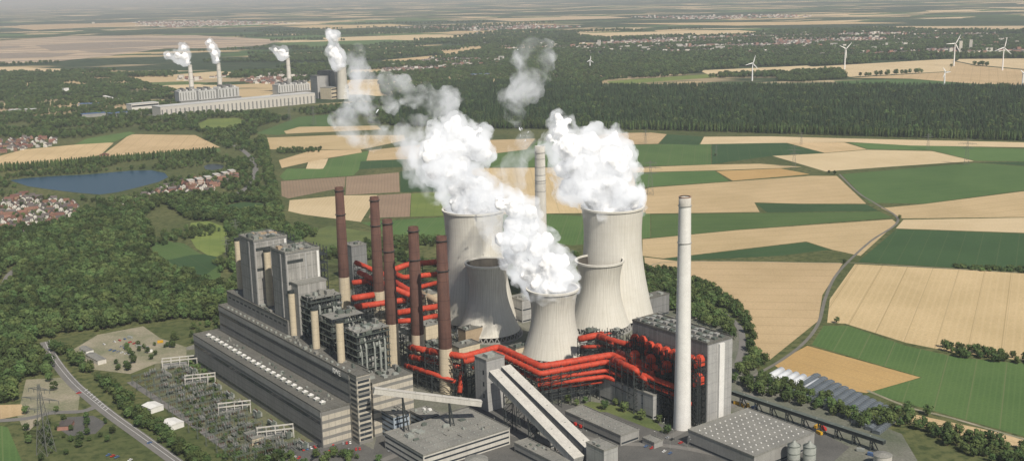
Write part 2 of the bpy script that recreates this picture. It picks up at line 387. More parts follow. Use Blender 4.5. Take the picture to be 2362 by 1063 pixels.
def ribbon(name,pts,w,mat,z,label=None):
    pts=[Vector((p[0],p[1],0)) for p in pts]
    q=[]
    for i in range(len(pts)-1):
        p0=pts[max(i-1,0)];p1=pts[i];p2=pts[i+1];p3=pts[min(i+2,len(pts)-1)]
        for k in range(5):
            t=k/5; q.append(.5*((2*p1)+(p2-p0)*t+(2*p0-5*p1+4*p2-p3)*t*t+(3*p1-p0-3*p2+p3)*t**3))
    q.append(pts[-1]); vs=[];fs=[]
    for i,p in enumerate(q):
        t=(q[min(i+1,len(q)-1)]-q[max(i-1,0)]).normalized(); n=Vector((-t.y,t.x,0))*w/2
        vs+= [(p.x-n.x,p.y-n.y,z),(p.x+n.x,p.y+n.y,z)]
        if i: fs.append((2*i-2,2*i,2*i+1,2*i-1)[::-1])
    me=bpy.data.meshes.new(name); me.from_pydata(vs,[],[f[::-1] for f in fs]); me.materials.append(M[mat])
    o=mk(name,me,None,label); o['kind']='structure'; return q
def rpx(name,pp,w,mat,z,label=None): return ribbon(name,[G(*p) for p in pp],w,mat,z,label)
ROADS=[]
RA=[(104,788),(125,830),(165,880),(210,920),(260,960),(330,1010),(420,1075)]
ROADS.append((rpx('road',RA,11,'road',.22),11))
rpx('road_marking',RA,.4,'mark',.24)
rpx('road_marking',[(u+9,v-4) for u,v in RA],.35,'mark',.24)
for k in range(9):
    u=195+k*6;v=902+k*5.5; rpx('road_marking',[(u,v),(u+7,v-5)],.8,'mark',.245)
ROADS.append((rpx('road',[(-40,972),(60,965),(120,952),(190,948),(225,935)],8,'road',.20),8))
ROADS.append((rpx('road',[(1735,868),(1800,832),(1855,790),(1888,745),(1903,690),(1925,640),(1960,600),(2010,555),(2072,508),(2020,470),(1980,445),(1936,402)],3.8,'lane',.22),5))
ROADS.append((rpx('road',[(1950,605),(2200,620),(2420,632)],3,'dirt',.2),3))
ROADS.append((rpx('road',[(510,455),(560,440),(585,410),(588,380),(570,355),(540,335)],12,'road',.22),10))
ROADS.append((rpx('road',[(606,318),(618,390),(632,460),(642,515)],8,'road',.22),8))
ROADS.append((rpx('road',[(-20,700),(5,668),(20,635),(45,615)],9,'road',.22),8))
ROADS.append((rpx('road',[(1700,845),(1712,800),(1705,755),(1660,715)],7,'road',.21),7))
ROADS.append((rpx('road',[(1118,103),(1105,85),(1100,75)],30,'road',.3),10))
ROADS.append((rpx('road',[(-40,264),(180,255),(300,262),(370,268)],14,'road',.25),10))
ROADS.append((rpx('path',[(2000,900),(2100,940),(2200,965),(2420,1030)],3.4,'dirt',.23),4))
ROADS.append((rpx('path',[(1490,623),(1560,603),(1945,607)],2.4,'dirt',.23),4))
sheet_px('pavement',[(430,800),(860,650),(1180,690),(1500,700),(1700,760),(1760,880),(2080,1000),(2130,1085),(760,1085),(560,1000),(430,900)],'yard',.06)
sheet_px('pavement',[(870,1000),(1100,930),(1300,930),(1560,985),(1900,1000),(1960,1030),(1900,1085),(850,1085)],'asph',.12)
sheet_px('pavement',[(225,772),(330,752),(370,780),(430,800),(430,830),(360,838),(300,862),(200,850),(170,805)],'dirt',.14)
sheet_px('grass',[(360,815),(450,805),(730,1010),(700,1063),(560,1063),(350,905)],'swy',.13)
sheet_px('pavement',[(60,875),(150,870),(185,905),(180,945),(110,950),(60,1000),(40,960)],'dirt',.09)
sheet_px('pavement',[(130,985),(150,962),(215,958),(245,975),(220,1000),(160,1005)],'asph',.16)
sheet_px('pavement',[(640,1022),(820,1015),(870,1040),(860,1085),(600,1085)],'asph',.17)
sheet_px('grass',[(1000,560),(760,520),(690,545),(760,580),(900,600)],'grass',.08)
for pp in ([(1310,950),(1360,925),(1420,935),(1500,960),(1540,1000),(1490,985),(1400,950)],[(880,990),(960,985),(1000,960),(1040,965),(960,1000)],[(1620,985),(1690,950),(1600,960),(1560,990)]): sheet_px('grass',pp,'grass',.19)
for pp in ([(880,1062),(990,1020),(1100,985),(1210,1010),(1330,1060)],[(1290,990),(1400,1020),(1560,1030),(1750,1070)],[(1540,1010),(1700,930),(1760,900)],[(300,880),(420,960),(560,1060)]): rpx('road',pp,7,'road',.21)
# ---------------------------------------------------------------- trees
def ico(sub):
    import bmesh
    bm=bmesh.new(); bmesh.ops.create_icosphere(bm,subdivisions=sub,radius=1); bm.verts.ensure_lookup_table()
    v=np.array([x.co[:] for x in bm.verts]); f=np.array([[q.index for q in x.verts] for x in bm.faces]); bm.free(); return v,f
I1=ico(1); I2=ico(2)
def crown(mb,kind,seed,mi=0):
    r=np.random.default_rng(seed)
    def blob(c,rad,sq=1.0,I=I2,j=.2):
        v=I[0]*(1+r.uniform(-j,j,(len(I[0]),1)))*rad; v[:,2]*=sq; mb.add(v+np.array(c),I[1].tolist(),mi)
    def leaves(c,R,n,sz):
        for _ in range(n):
            d=r.normal(size=3); d/=np.linalg.norm(d); p=np.array(c)+d*np.array(R)*r.uniform(.85,1.15)
            a=r.normal(size=3);a/=np.linalg.norm(a); b=np.cross(a,d); b/=(np.linalg.norm(b)+1e-6); s=sz*r.uniform(.6,1.3)
            mb.add([p,p+a*s,p+a*s*.5+b*s,p+b*s*.8-a*.3*s],[(0,1,2,3)],mi)
    if kind=='b':
        n=15
        for i in range(n):
            a=r.uniform(0,6.28); rr=r.uniform(.8,3.7); z=r.uniform(4.0,10.6); rr*=math.sqrt(max(.15,1-((z-6.5)/5.2)**2))
            blob((rr*math.cos(a),rr*math.sin(a),z),r.uniform(1.0,2.3),.85,I1,.3)
        leaves((0,0,7),(4.6,4.6,4.4),130,1.0)
    elif kind=='s':
        for i in range(9):
            z=2+i*1.75; R=3.0*(1-i/10.)+.3
            a=r.uniform(0,6.28)
            blob((.3*math.cos(a),.3*math.sin(a),z+.8),R,.7,I1,.3)
        leaves((0,0,8),(2.6,2.6,7),60,.9)
    elif kind=='p':
        for i in range(8):
            z=2.5+i*2.1; R=(1.0+1.1*math.sin(min(3.0,.5+i*.36)))
            a=r.uniform(0,6.28); blob((.4*math.cos(a),.4*math.sin(a),z),R,1.2,I1,.28)
        leaves((0,0,10),(2.0,2.0,8),60,.8)
    elif kind=='h':
        for i in range(6):
            a=r.uniform(0,6.28); blob((1.6*math.cos(a),1.6*math.sin(a),r.uniform(.8,2.2)),r.uniform(.9,1.5),.9,I1,.3)
        leaves((0,0,1.8),(2.6,2.6,1.6),60,.7)
def trunkmesh(mb,kind,mi=0):
    if kind=='b':
        mb.tube([(0,0,-.3),(.1,0,3),(.1,.1,7)],[.45,.32,.12],7,mi)
        for a in (0.3,2.4,4.4): mb.tube([(0,0,3),(1.6*math.cos(a),1.6*math.sin(a),5),(2.6*math.cos(a),2.6*math.sin(a),7)],[.2,.13,.05],5,mi)
    else: mb.tube([(0,0,-.3),(0,0,8),(0,0,14)],[.32,.2,.05],6,mi)
protos={}
for kind,n,mf in (('b',6,'fol'),('s',3,'fol2'),('p',2,'fol'),('h',2,'fol')):
    col=bpy.data.collections.new('proto_'+kind); protos[kind]=(col,n)
    for i in range(n):
        mb=MB(); crown(mb,kind,100+i*7+ord(kind))
        if kind!='h': trunkmesh(mb,kind,1)
        me=mb.mesh('tree_form',[mf,'bark']); o=bpy.data.objects.new('tree_form_%s%d'%(kind,i),me); col.objects.link(o)
def pip(pts,poly):
    x=pts[:,0];y=pts[:,1];ins=np.zeros(len(pts),bool);n=len(poly)
    for i in range(n):
        x1,y1=poly[i];x2,y2=poly[(i+1)%n]
        if y1==y2: continue
        c=((y1>y)!=(y2>y))&(x<(x2-x1)*(y-y1)/(y2-y1)+x1); ins^=c
    return ins
def scatter(poly,sp_,jit=.45,excl=(),clump=0):
    xs=[p[0] for p in poly];ys=[p[1] for p in poly]
    gx,gy=np.meshgrid(np.arange(min(xs),max(xs),sp_),np.arange(min(ys),max(ys),sp_))
    pts=np.stack([gx.ravel(),gy.ravel()],1)+rng.uniform(-jit,jit,(gx.size,2))*sp_
    k=pip(pts,poly)
    for e in excl: k&=~pip(pts,e)
    pts=pts[k]
    if clump:
        c=np.sin(pts[:,0]*.031+1.3*np.sin(pts[:,1]*.017))+np.sin(pts[:,1]*.023+1.7*np.sin(pts[:,0]*.011+2)); pts=pts[c>clump]
    return pts
def rmroads(pts):
    k=np.ones(len(pts),bool)
    for q,w in ROADS:
        for p in q: k&=((pts[:,0]-p.x)**2+(pts[:,1]-p.y)**2)>(w*.5+5)**2
    return pts[k]
def forest(name,label,cat,pts,s0,s1,kind='b'):
    col,n=protos[kind]; N=len(pts)
    if N==0: return
    me=bpy.data.meshes.new(name); me.vertices.add(N)
    co=np.zeros((N,3)); co[:,:2]=pts; me.vertices.foreach_set('co',co.ravel())
    a=me.attributes.new('scl','FLOAT','POINT'); a.data.foreach_set('value',rng.uniform(s0,s1,N))
    a=me.attributes.new('rotz','FLOAT','POINT'); a.data.foreach_set('value',rng.uniform(0,6.28,N))
    a=me.attributes.new('idx','INT','POINT'); a.data.foreach_set('value',rng.integers(0,n,N).astype(np.int32))
    o=mk(name,me,None,label); o['category']=cat; o['kind']='stuff'
    ng=bpy.data.node_groups.new('scatter','GeometryNodeTree')
    ng.interface.new_socket('Geometry',in_out='INPUT',socket_type='NodeSocketGeometry'); ng.interface.new_socket('Geometry',in_out='OUTPUT',socket_type='NodeSocketGeometry')
    gi=ng.nodes.new('NodeGroupInput'); go=ng.nodes.new('NodeGroupOutput'); ip=ng.nodes.new('GeometryNodeInstanceOnPoints')
    ci=ng.nodes.new('GeometryNodeCollectionInfo'); ci.inputs['Collection'].default_value=col; ci.inputs['Separate Children'].default_value=True; ci.inputs['Reset Children'].default_value=True
    def na(nm,t):
        q=ng.nodes.new('GeometryNodeInputNamedAttribute'); q.data_type=t; q.inputs['Name'].default_value=nm; return [x for x in q.outputs if x.enabled and x.name=='Attribute'][0]
    ng.links.new(gi.outputs[0],ip.inputs['Points']); ng.links.new(ci.outputs[0],ip.inputs['Instance'])
    ip.inputs['Pick Instance'].default_value=True
    ng.links.new(na('idx','INT'),ip.inputs['Instance Index'])
    cx=ng.nodes.new('ShaderNodeCombineXYZ'); ng.links.new(na('rotz','FLOAT'),cx.inputs[2]); ng.links.new(cx.outputs[0],ip.inputs['Rotation'])
    ng.links.new(na('scl','FLOAT'),ip.inputs['Scale']); ng.links.new(ip.outputs[0],go.inputs[0])
    md=o.modifiers.new('scatter','NODES'); md.node_group=ng
    return o
def gp(pp): return [G(*p) for p in pp]
EX=FW_+[gp(LAKEX),gp(POND2)]
pts=scatter(gp([(880,232),(1000,196),(1100,190),(1400,201),(1950,200),(2420,203),(2420,326),(1500,299),(1130,297),(900,292)]),13,excl=EX)
forest('woodland','dense dark green woodland belt beyond the fields','woodland',pts,.7,1.3,'s')
pts=scatter(gp([(880,232),(1000,196),(1100,190),(1400,201),(1950,200),(2420,203),(2420,326),(1500,299),(1130,297),(900,292)]),30,excl=EX,clump=.2)
forest('woodland','broadleaf trees mixed into the woodland belt','woodland',pts,1.2,1.7,'b')
pts=scatter(gp([(1060,297),(1500,301),(2420,328),(2420,322),(1500,296),(1060,291)]),9,excl=FW_)
forest('woodland','row of taller trees along the woodland edge','woodland',pts,.9,1.3,'p')
pts=scatter(gp([(870,178),(1100,150),(1600,152),(1610,168),(1400,186),(1380,199),(1100,192),(880,225)]),21,excl=EX)
forest('woodland','distant broadleaf wood behind the dark belt','woodland',pts,1.0,1.6,'b')
pts=scatter(gp([(1790,176),(1840,165),(1940,162),(1955,182),(1850,190),(1795,188)]),12); forest('woodland','isolated copse beside the wind turbines','woodland',pts,.9,1.3,'b')
pts=rmroads(scatter(gp([(-80,560),(0,540),(130,525),(200,490),(330,500),(352,550),(340,585),(385,620),(500,668),(560,640),(540,700),(505,745),(420,735),(330,748),(225,765),(130,770),(115,800),(140,850),(120,865),(60,870),(30,930),(-80,930)]),8.2,excl=EX))
forest('woodland','broadleaf wood bordering the turbine halls','woodland',pts,.55,1.5,'b')
pts=rmroads(scatter(gp([(200,490),(330,460),(480,450),(560,460),(612,440),(640,515),(660,520),(700,560),(700,600),(660,560),(560,610),(530,640),(528,560),(520,515),(430,508),(380,470),(330,500)]),9,excl=EX))
forest('woodland','broadleaf trees between village and works','woodland',pts,.6,1.4,'b')
pts=rmroads(scatter(gp([(596,318),(612,318),(655,515),(628,515)]),8,excl=FW_)); forest('woodland','tree lines either side of a straight road','woodland',pts,.8,1.2,'b')
pts=rmroads(scatter(gp([(-60,395),(100,385),(400,368),(530,345),(600,330),(610,400),(600,440),(560,455),(480,420),(400,440),(330,450),(240,480),(180,460),(60,440),(-60,430)]),12,excl=EX,clump=-.7))
forest('woodland','trees and scrub around the lake','woodland',pts,.5,1.0,'b')
pts=rmroads(scatter(gp([(-60,395),(60,388),(500,352),(500,357),(60,394),(-60,400)]),8)); forest('tree_row','long row of poplars beside the lake','woodland',pts,.8,1.0,'p')
pts=rmroads(scatter(gp([(-60,172),(230,165),(360,200),(420,215),(420,262),(640,262),(880,235),(900,290),(700,266),(590,300),(610,335),(520,345),(440,310),(300,300),(180,320),(0,320),(-60,330)]),17,excl=EX,clump=-.75))
forest('woodland','woods and scrub around the distant power station','woodland',pts,.9,1.4,'b')
pts=rmroads(scatter(gp([(-60,400),(0,440),(180,470),(200,500),(100,540),(-60,545)]),22,excl=EX)); forest('woodland','garden trees among village houses','woodland',pts,.5,.85,'b')
pts=rmroads(scatter(gp([(1482,622),(1560,628),(1640,664),(1700,708),(1736,748),(1738,800),(1768,845),(1720,880),(1694,860),(1700,790),(1600,735),(1535,715),(1500,700)]),8,excl=FW_)); forest('woodland','trees screening the cooling towers','woodland',pts,.7,1.1,'b')
pts=scatter(gp([(690,520),(760,560),(1020,552),(1340,566),(1340,600),(1020,620),(840,600),(700,600),(660,560)]),10,excl=FW_,clump=-.6); forest('woodland','trees behind the chimneys and towers','woodland',pts,.7,1.1,'b')
pts=scatter(gp([(1690,880),(1760,872),(1850,895),(1990,960),(2100,945),(2230,985),(2420,1035),(2420,1085),(2230,1085),(2130,1040),(2050,1020),(1900,950),(1720,905)]),8.5,excl=FW_,clump=-.8); forest('woodland','trees and hedges beyond the coal conveyor','woodland',pts,.6,1.0,'b')
pts=scatter(gp([(2160,793),(2200,800),(2420,840),(2420,850),(2300,836),(2200,826)]),8); forest('hedge','hedge of bushes between two fields','hedge',pts,.5,.9,'b')
pts=scatter(gp([(2200,612),(2420,620),(2420,632),(2200,622)]),7); forest('hedge','low hedge at a field boundary','hedge',pts,.8,1.4,'h')
pts=scatter(gp([(640,345),(740,345),(740,352),(640,356)]),9); forest('hedge','short tree row between fields','hedge',pts,.5,.8,'b')
pts=scatter(gp([(370,790),(520,720),(510,770),(430,800),(350,830),(300,862),(230,870),(300,790)]),14,excl=[],clump=0); forest('shrubs','scattered shrubs around the storage yard','shrubs',pts,.35,.75,'b')
pts=scatter(gp([(60,870),(180,880),(330,1000),(420,1085),(120,1085),(60,1030)]),13,clump=.3); pts=rmroads(pts); forest('shrubs','shrubs on waste ground by the road','shrubs',pts,.3,.7,'b')
pts=scatter(gp([(400,850),(450,830),(560,960),(700,1063),(660,1085),(500,1085),(420,950)]),8,clump=-.5); forest('shrubs','bushes among the switchyard equipment','shrubs',pts,.5,1.3,'h')
pts=scatter(gp([(420,1000),(470,985),(600,1070),(580,1090),(460,1085)]),10,clump=-.3); forest('shrubs','small trees at the switchyard edge','shrubs',pts,.4,.7,'b')
pts=scatter(gp([(340,545),(450,500),(540,520),(540,600),(510,670),(430,650),(340,600)]),12,clump=.75); forest('shrubs','scattered trees in the meadow clearing','shrubs',pts,.5,1.0,'b')
allp=[]
for _ in range(300):
    v=random.choice([random.uniform(50,180),random.uniform(70,150)]); u=random.uniform(-100,2460); x,y=G(u,v)
    a=random.uniform(-.3,.4); w=random.uniform(100,700)*(1+y/9000); h=random.uniform(25,130)*(1+y/9000)
    c,s=math.cos(a),math.sin(a); poly=[(x+c*i*w-s*j*h,y+s*i*w+c*j*h) for i,j in ((-.5,-.5),(.5,-.5),(.5,.5),(-.5,.5))]
    if v<150 and u<640: continue
    allp.append(scatter(poly,max(20,y/260),excl=FW_))
pts=np.concatenate(allp); forest('woodland','far-off hedges and woods across the plain','woodland',pts,1.1,2.0,'b')
# ---------------------------------------------------------------- individual trees
def tree(kind,seed):
    th=thing('tree','leafy green tree','tree',(0,0,-500)); mb=MB(); trunkmesh(mb,kind); mb.obj('trunk','bark',th); mb=MB(); crown(mb,kind,seed); mb.obj('crown','fol' ,th); return th
TP=[tree('b',11),tree('b',22),tree('b',33),tree('p',44)]
def puttree(u,v,k=None,s=None,label='leafy broadleaf tree beside the road',group='trees beside the works roads'):
    k=random.randrange(3) if k is None else k; x,y=G(u,v); s=s or random.uniform(.7,1.15)
    n=copytree(TP[k],(x,y,0),random.uniform(0,6.28),s); n['label']=label; n['group']=group
for i in range(110):
    t=i/109; u=222+t*240; v=872+t*200; puttree(u+random.uniform(-14,22)-(14 if .3<t<.65 else 0),v+random.uniform(-4,10),s=random.uniform(.55,1.0))
for i in range(18):
    t=i/17; puttree(120+t*90+random.uniform(-6,6),800+t*60+random.uniform(-8,8))
for (u,v) in [(2075,505),(1948,608),(1930,745),(1912,401),(1925,403),(1650,360),(130,950),(60,955),(125,900),(115,880),(620,1050),(640,1055),(770,1055),(960,1060),(1440,950),(1480,968),(1330,935),(1395,945),(1520,975),(1540,1000),(1420,935),(1310,930),(1350,930),(1460,940),(1880,945),(1530,955)]:
    puttree(u,v,s=random.uniform(.5,.9),label='leafy broadleaf tree standing by itself')
for i in range(30): puttree(600+random.uniform(-60,280),1058+random.uniform(-4,22),s=random.uniform(.4,.8),label='small tree in the works grounds')
for k in range(4):
    for c in list(TP[k].children): bpy.data.objects.remove(c)
    bpy.data.objects.remove(TP[k])
# ---------------------------------------------------------------- building helpers
def addwin(th,w,d,h,st,faces='LN',sill=1.2,wh=1.5,z0=0):
    for f in faces:
        for k in range(st):
            z=z0+(h-z0)/st*k+sill; mb=MB()
            if f=='N': mb.box(1,w-1,-.08,.02,z,z+wh)
            else: mb.box(-.08,.02,1,d-1,z,z+wh)
            mb.obj('window_band','glass',th)
def building(name,label,cat,t0,t1,s0,s1,h,wall='cladl',roof='roofl',st=0,z0=0,parapet=.8,faces='LN',group=None):
    x,y=L(t0,s0); th=thing(name,label,cat,(x,y,0),ROT,group); w=t1-t0;d=s1-s0
    MB().box(0,w,0,d,z0,h-.4).obj('wall',wall,th)
    mb=MB(); mb.box(-.3,w+.3,-.3,d+.3,h-.4,h)
    for (a,b,c,e) in ((-.3,w+.3,-.3,.1),(-.3,w+.3,d-.1,d+.3),(-.3,.1,.1,d-.1),(w-.1,w+.3,.1,d-.1)): mb.box(a,b,c,e,h+.002,h+parapet)
    mb.obj('roof',roof,th)
    if st: addwin(th,w,d,h,st,faces,z0=z0)
    return th,w,d
def clutter(th,w,d,h,n,seed,mats=('galv','steel','roofl'),hmax=4,smax=6,x0=.05,x1=.95):
    r=random.Random(seed)
    for k in range(n):
        mb=MB(); a=w*r.uniform(x0,x1-.1);b=r.uniform(1,d-smax-1); sx_=r.uniform(1.5,smax);sy_=r.uniform(1.5,smax);hh=r.uniform(.8,hmax); z=h+.003+k*.002
        a=min(a,w-sx_-.5); mb.box(a,a+sx_,b,b+sy_,z,z+hh)
        if r.random()<.5: mb.box(a+.3,a+sx_*.6,b+.3,b+sy_*.6,z+hh,z+hh+.9)
        mb.obj('roof_equipment',r.choice(mats),th)
def rect(l,f,r,n,z):
    q=[toL(*G(*p,z)) for p in (l,f,r,n)]
    return ((q[0][0]+q[3][0])/2,(q[1][0]+q[2][0])/2,(q[2][1]+q[3][1])/2,(q[0][1]+q[1][1])/2)
th,w,d=building('turbine_hall','long low grey turbine hall with rows of roof vents','hall',-27,-.05,14,289,32,'clad','roof',0,parapet=1.2)
MB().box(.6,w,-.35,-.02,0,30.5).obj('end_wall','band',th)
MB().box(-.12,-.01,2,d-2,20,23).obj('window_band','glass',th); MB().box(-.12,-.01,2,d-2,4,6.5).obj('window_band','glass',th)
MB().box(-.4,-.01,0,d,26.5,31.5).obj('fascia','concd',th)
for i in range(24):
    for j in (8,):
        mb=MB(); yy=14+i*10.6; mb.box(j,j+4,yy,yy+3.2,32.003,33.6); mb.box(j-.3,j+4.3,yy-.3,yy+3.5,33.6,34.0,1); mb.lathe([(1.0,34.),(1.2,34.9),(.2,35.3)],8,1,j+2,yy+1.6,capt=True); mb.obj('roof_vent',['galv','white'],th)
clutter(th,w,d,32,30,81,hmax=1.6,smax=2.5,x0=.5)
th,w,d=building('turbine_hall','tall grey concrete bunker hall with banded end','hall',0,18,12,284,58.5,'clad','roof',0,parapet=1.4)
MB().box(-.12,-.01,2,d-2,50,52.5).obj('window_band','glass',th)
MB().box(-.12,-.01,2,d-2,39,41).obj('window_band','glass',th)
MB().box(-.4,-.01,0,d,54,58).obj('fascia','concd',th)
for i in range(26):
    mb=MB(); mb.box(3,5,6+i*10,8+i*10,58.503,60); mb.obj('roof_vent','galv',th)
clutter(th,w,d*.5,58.5,14,82,hmax=2.5,smax=4)
th,w,d=building('office_tower','banded concrete office tower at the hall end','tower',0,13,0,11.95,60,'band','roof',0)
for k in range(13):
    MB().box(1.2,w-1.2,-.1,-.01,3+k*4.2,5.2+k*4.2).obj('window_band','glass',th)
    MB().box(-.1,-.01,1.2,d-1.2,3+k*4.2,5.2+k*4.2).obj('window_band','glass',th)
cu=bpy.data.curves.new('sign_text','FONT'); cu.body='RWE'; cu.size=6.5; cu.extrude=.15; cu.materials.append(M['white'])
so=bpy.data.objects.new('lettering',cu); COL.objects.link(so)
x,y=L(-.75,40)
dg=bpy.context.evaluated_depsgraph_get(); dme=bpy.data.meshes.new_from_object(so.evaluated_get(dg)); bpy.data.objects.remove(so)
sg=mk('company_sign',dme,None,None,(x,y,53.2)); sg.rotation_euler=(math.pi/2,0,ROT-math.pi/2); top(sg,'white capital letters RWE on the hall wall','sign')
th,w,d=building('annex_building','lower grey service building at the boiler end','building',18.1,58,6,30,48,'band','roof',0); clutter(th,w,d,48,14,1)
th,w,d=building('annex_building','low flat roofed building beneath the boilers','building',18.1,66,30.1,140,30,'clad','roof',0); clutter(th,w,d,30,46,2,('galv','steel','concd','steeld'),hmax=12)
th,w,d=building('annex_building','flat roofed plant building behind boilers','building',18.1,75,140.1,285,34,'clad','roof',0); clutter(th,w,d,34,46,3,('galv','steel','concd','steeld'),hmax=16,smax=9,x0=.6)
th,w,d=building('bunker_building','raised grey coal bunker building','building',10,30,145,284,72,'clad','roof',0,z0=58.52); clutter(th,w,d,72,16,4,hmax=2)
for k in range(14): MB().box(-.1,-.01,4+k*9.6,10+k*9.6,66,67.5).obj('window_band','glass',th)
for (s0,s1) in ((145,175),(213,247)):
    th,w,d=building('boiler_house','tall grey boiler house with rooftop steelwork','boiler house',12,47,s0,s1,136,'cladd','roofl',0,z0=34.1,parapet=1.5)
    MB().box(.5,w-.5,-.5,-.02,72,134.5).obj('end_wall','cladw',th)
    MB().box(w*.55,w*.6,-.9,-.52,72,134).obj('pipe_strip','cladl',th)
    MB().box(w*.9,w*.96,-1.1,-.52,72,134).obj('pipe_strip','white',th)
    MB().box(-.5,-.02,d*.3,d*.38,73,134).obj('pipe_strip','cladl',th)
    for k in range(2): MB().box(1.5,w*.5,-.62,-.51,126-k*20,129-k*20).obj('louvre_band','steeld',th)
    clutter(th,w,d,136,22,s0,('concd','roofl','galv','tanduct','steel'),hmax=3.2,smax=7)
    mb=MB()
    for i in range(8):
        for yy in (1,d-1): mb.beam((1+i*4.7,yy,136),(1+i*4.7,yy,139),.3)
    mb.beam((1,1,139),(w-1,1,139),.35); mb.beam((1,d-1,139),(w-1,d-1,139),.35)
    mb.obj('roof_frame','steel',th)
    if s0<200:
        MB().box(4,w-2,-14,-.6,34.2,108).obj('stepped_wing','cladw',th); MB().box(3.6,w-1.6,-14.4,-.6,108.01,109.2).obj('wing_roof','roofl',th)
    mb=MB()
    for z in range(40,130,8):
        mb.box(w+.1,w+9,2,d-2,z,z+.5)
        for k in range(5): mb.beam((w+8.5,2+k*(d-4)/4,z),(w+8.5,2+k*(d-4)/4,z+8),.6)
        mb.beam((w+.2,2,z),(w+8.5,2,z+8),.4); mb.beam((w+8.5,2,z),(w+.2,2,z+8),.4)
    mb.obj('gallery','steeld',th)
def steelblock(t0,t1,s0,s1,z0,h,seed):
    r=random.Random(seed); x,y=L(t0,s0); th=thing('boiler_house','open steel framed boiler house with platforms','boiler house',(x,y,0),ROT); w=t1-t0;d=s1-s0
    MB().box(2.5,w-2.5,2.5,d-2.5,z0,h-8).obj('boiler_casing','concd',th)
    mb=MB(); nx,ny=6,5
    for i in range(nx+1):
        for j in range(ny+1):
            if 0<i<nx and 0<j<ny: continue
            mb.beam((i*w/nx,j*d/ny,z0),(i*w/nx,j*d/ny,h),.8)
    z=z0+5; lv=[]
    while z<h: lv.append(z); z+=6
    for z in lv:
        mb.beam((0,0,z),(w,0,z),.7);mb.beam((0,d,z),(w,d,z),.7);mb.beam((0,0,z),(0,d,z),.7);mb.beam((w,0,z),(w,d,z),.7)
        for i in range(nx):
            if (i+int(z))%2: mb.beam((i*w/nx,0,z),((i+1)*w/nx,0,z+5.5),.4)
            if r.random()<.5: mb.beam((0,(i%ny)*d/ny,z),(0,(i%ny+1)*d/ny,z+5.5),.4)
        mb.beam((-1.5,-1.5,z+1.2),(w+1,-1.5,z+1.2),.15); mb.beam((-1.5,-1.5,z+1.2),(-1.5,d,z+1.2),.15)
    mb.obj('steel_frame','steeld',th)
    for z in lv:
        mb=MB(); mb.box(-1.6,w+1,-1.6,2.4,z-.25,z+.05); mb.box(-1.6,2.4,2.41,d,z-.25,z+.05); mb.obj('platform','steel',th)
    for k in range(70):
        mb=MB(); zz=r.choice(lv)+.06; a=r.uniform(-.8,w-3); q=r.randrange(4)
        if r.random()<.6: mb.box(a,a+r.uniform(1,5),r.uniform(-1,0),2.3,zz,zz+r.uniform(1.5,4.5))
        else:
            b=r.uniform(0,d-4); mb.box(r.uniform(-1,0),2.3,b,b+r.uniform(1,4),zz,zz+r.uniform(1.5,4.5))
        mb.obj('equipment',['steel','galv','steeld','concd'][q],th)
    for k in range(6): xx=r.uniform(1,w-1); mb=MB(); mb.tube([(xx,-1.5,z0),(xx,-1.5,h-r.uniform(6,20)),(xx,3,h-r.uniform(1,5))],r.uniform(.5,1),8); mb.obj('pipe','galv',th)
    mb=MB(); mb.box(-.5,w+.5,-.5,d*.7,h,h+.6); mb.obj('roof','roofl',th)
    clutter(th,w,d*.7,h+.6,9,seed,hmax=4)
steelblock(19,50,30,58,30,86,1); steelblock(19,50,74,101,30,88,2); steelblock(19,49,112,138,30,98,3)
for (u,v,zb) in ((547,548,126),(615,573,129),(672,668,102),(724,707,97),(782,735,97)):
    x,y=G(u,v,zb); th=thing('lift_tower','slender beige lift tower with dark hooded top','tower',(x,y,0),ROT,'lift towers along the boiler row')
    b0=58.6
    mb=MB(); mb.lathe([(3.4,b0),(3.4,zb-3)],16); mb.obj('shaft','beige',th,True)
    mb=MB(); mb.lathe([(3.6,zb-3),(3.6,zb-1)],16,0,capb=True); mb.add([(3.9*math.cos(a)+ (0),3.9*math.sin(a),zb-1+1.6*(1+math.cos(a+1.0))*.5) for a in [k*math.pi/8 for k in range(16)]]+[(3.9*math.cos(a),3.9*math.sin(a),zb-1.2) for a in [k*math.pi/8 for k in range(16)]],[tuple(range(16))]+[(k,16+k,16+(k+1)%16,(k+1)%16) for k in range(16)],0)
    mb.obj('hood','steeld',th)
for (u,v) in ((782,432),(863,454),(893,506),(953,523),(1018,545)):
    h=150; x,y=G(u,v,h); th=thing('chimney','tall red-brown chimney with beige lower shaft','chimney',(x,y,0),0,'red-brown chimneys behind the boilers')
    zc=44
    def rr(z): return 6.9-(6.9-4.9)*z/h
    MB().lathe([(rr(0),0),(rr(zc),zc)],28).obj('lower_shaft','beige',th,True)
    mb=MB(); mb.lathe([(rr(zc)+.05,zc),(rr(h),h),(rr(h)-.8,h),(rr(h)-.8,h-5)],28); mb.obj('upper_shaft','brownc',th,True)
    for z in (h-32,h-4): mb=MB(); mb.lathe([(rr(z),z),(rr(z)+1,z),(rr(z)+1,z+.5),(rr(z),z+.5)],28); mb.obj('platform','steeld',th)
    mb=MB(); a=2.2; mb.beam(((rr(0)+.3)*math.cos(a),(rr(0)+.3)*math.sin(a),0),((rr(h)+.3)*math.cos(a),(rr(h)+.3)*math.sin(a),h),.35,.35); mb.obj('ladder','steeld',th)
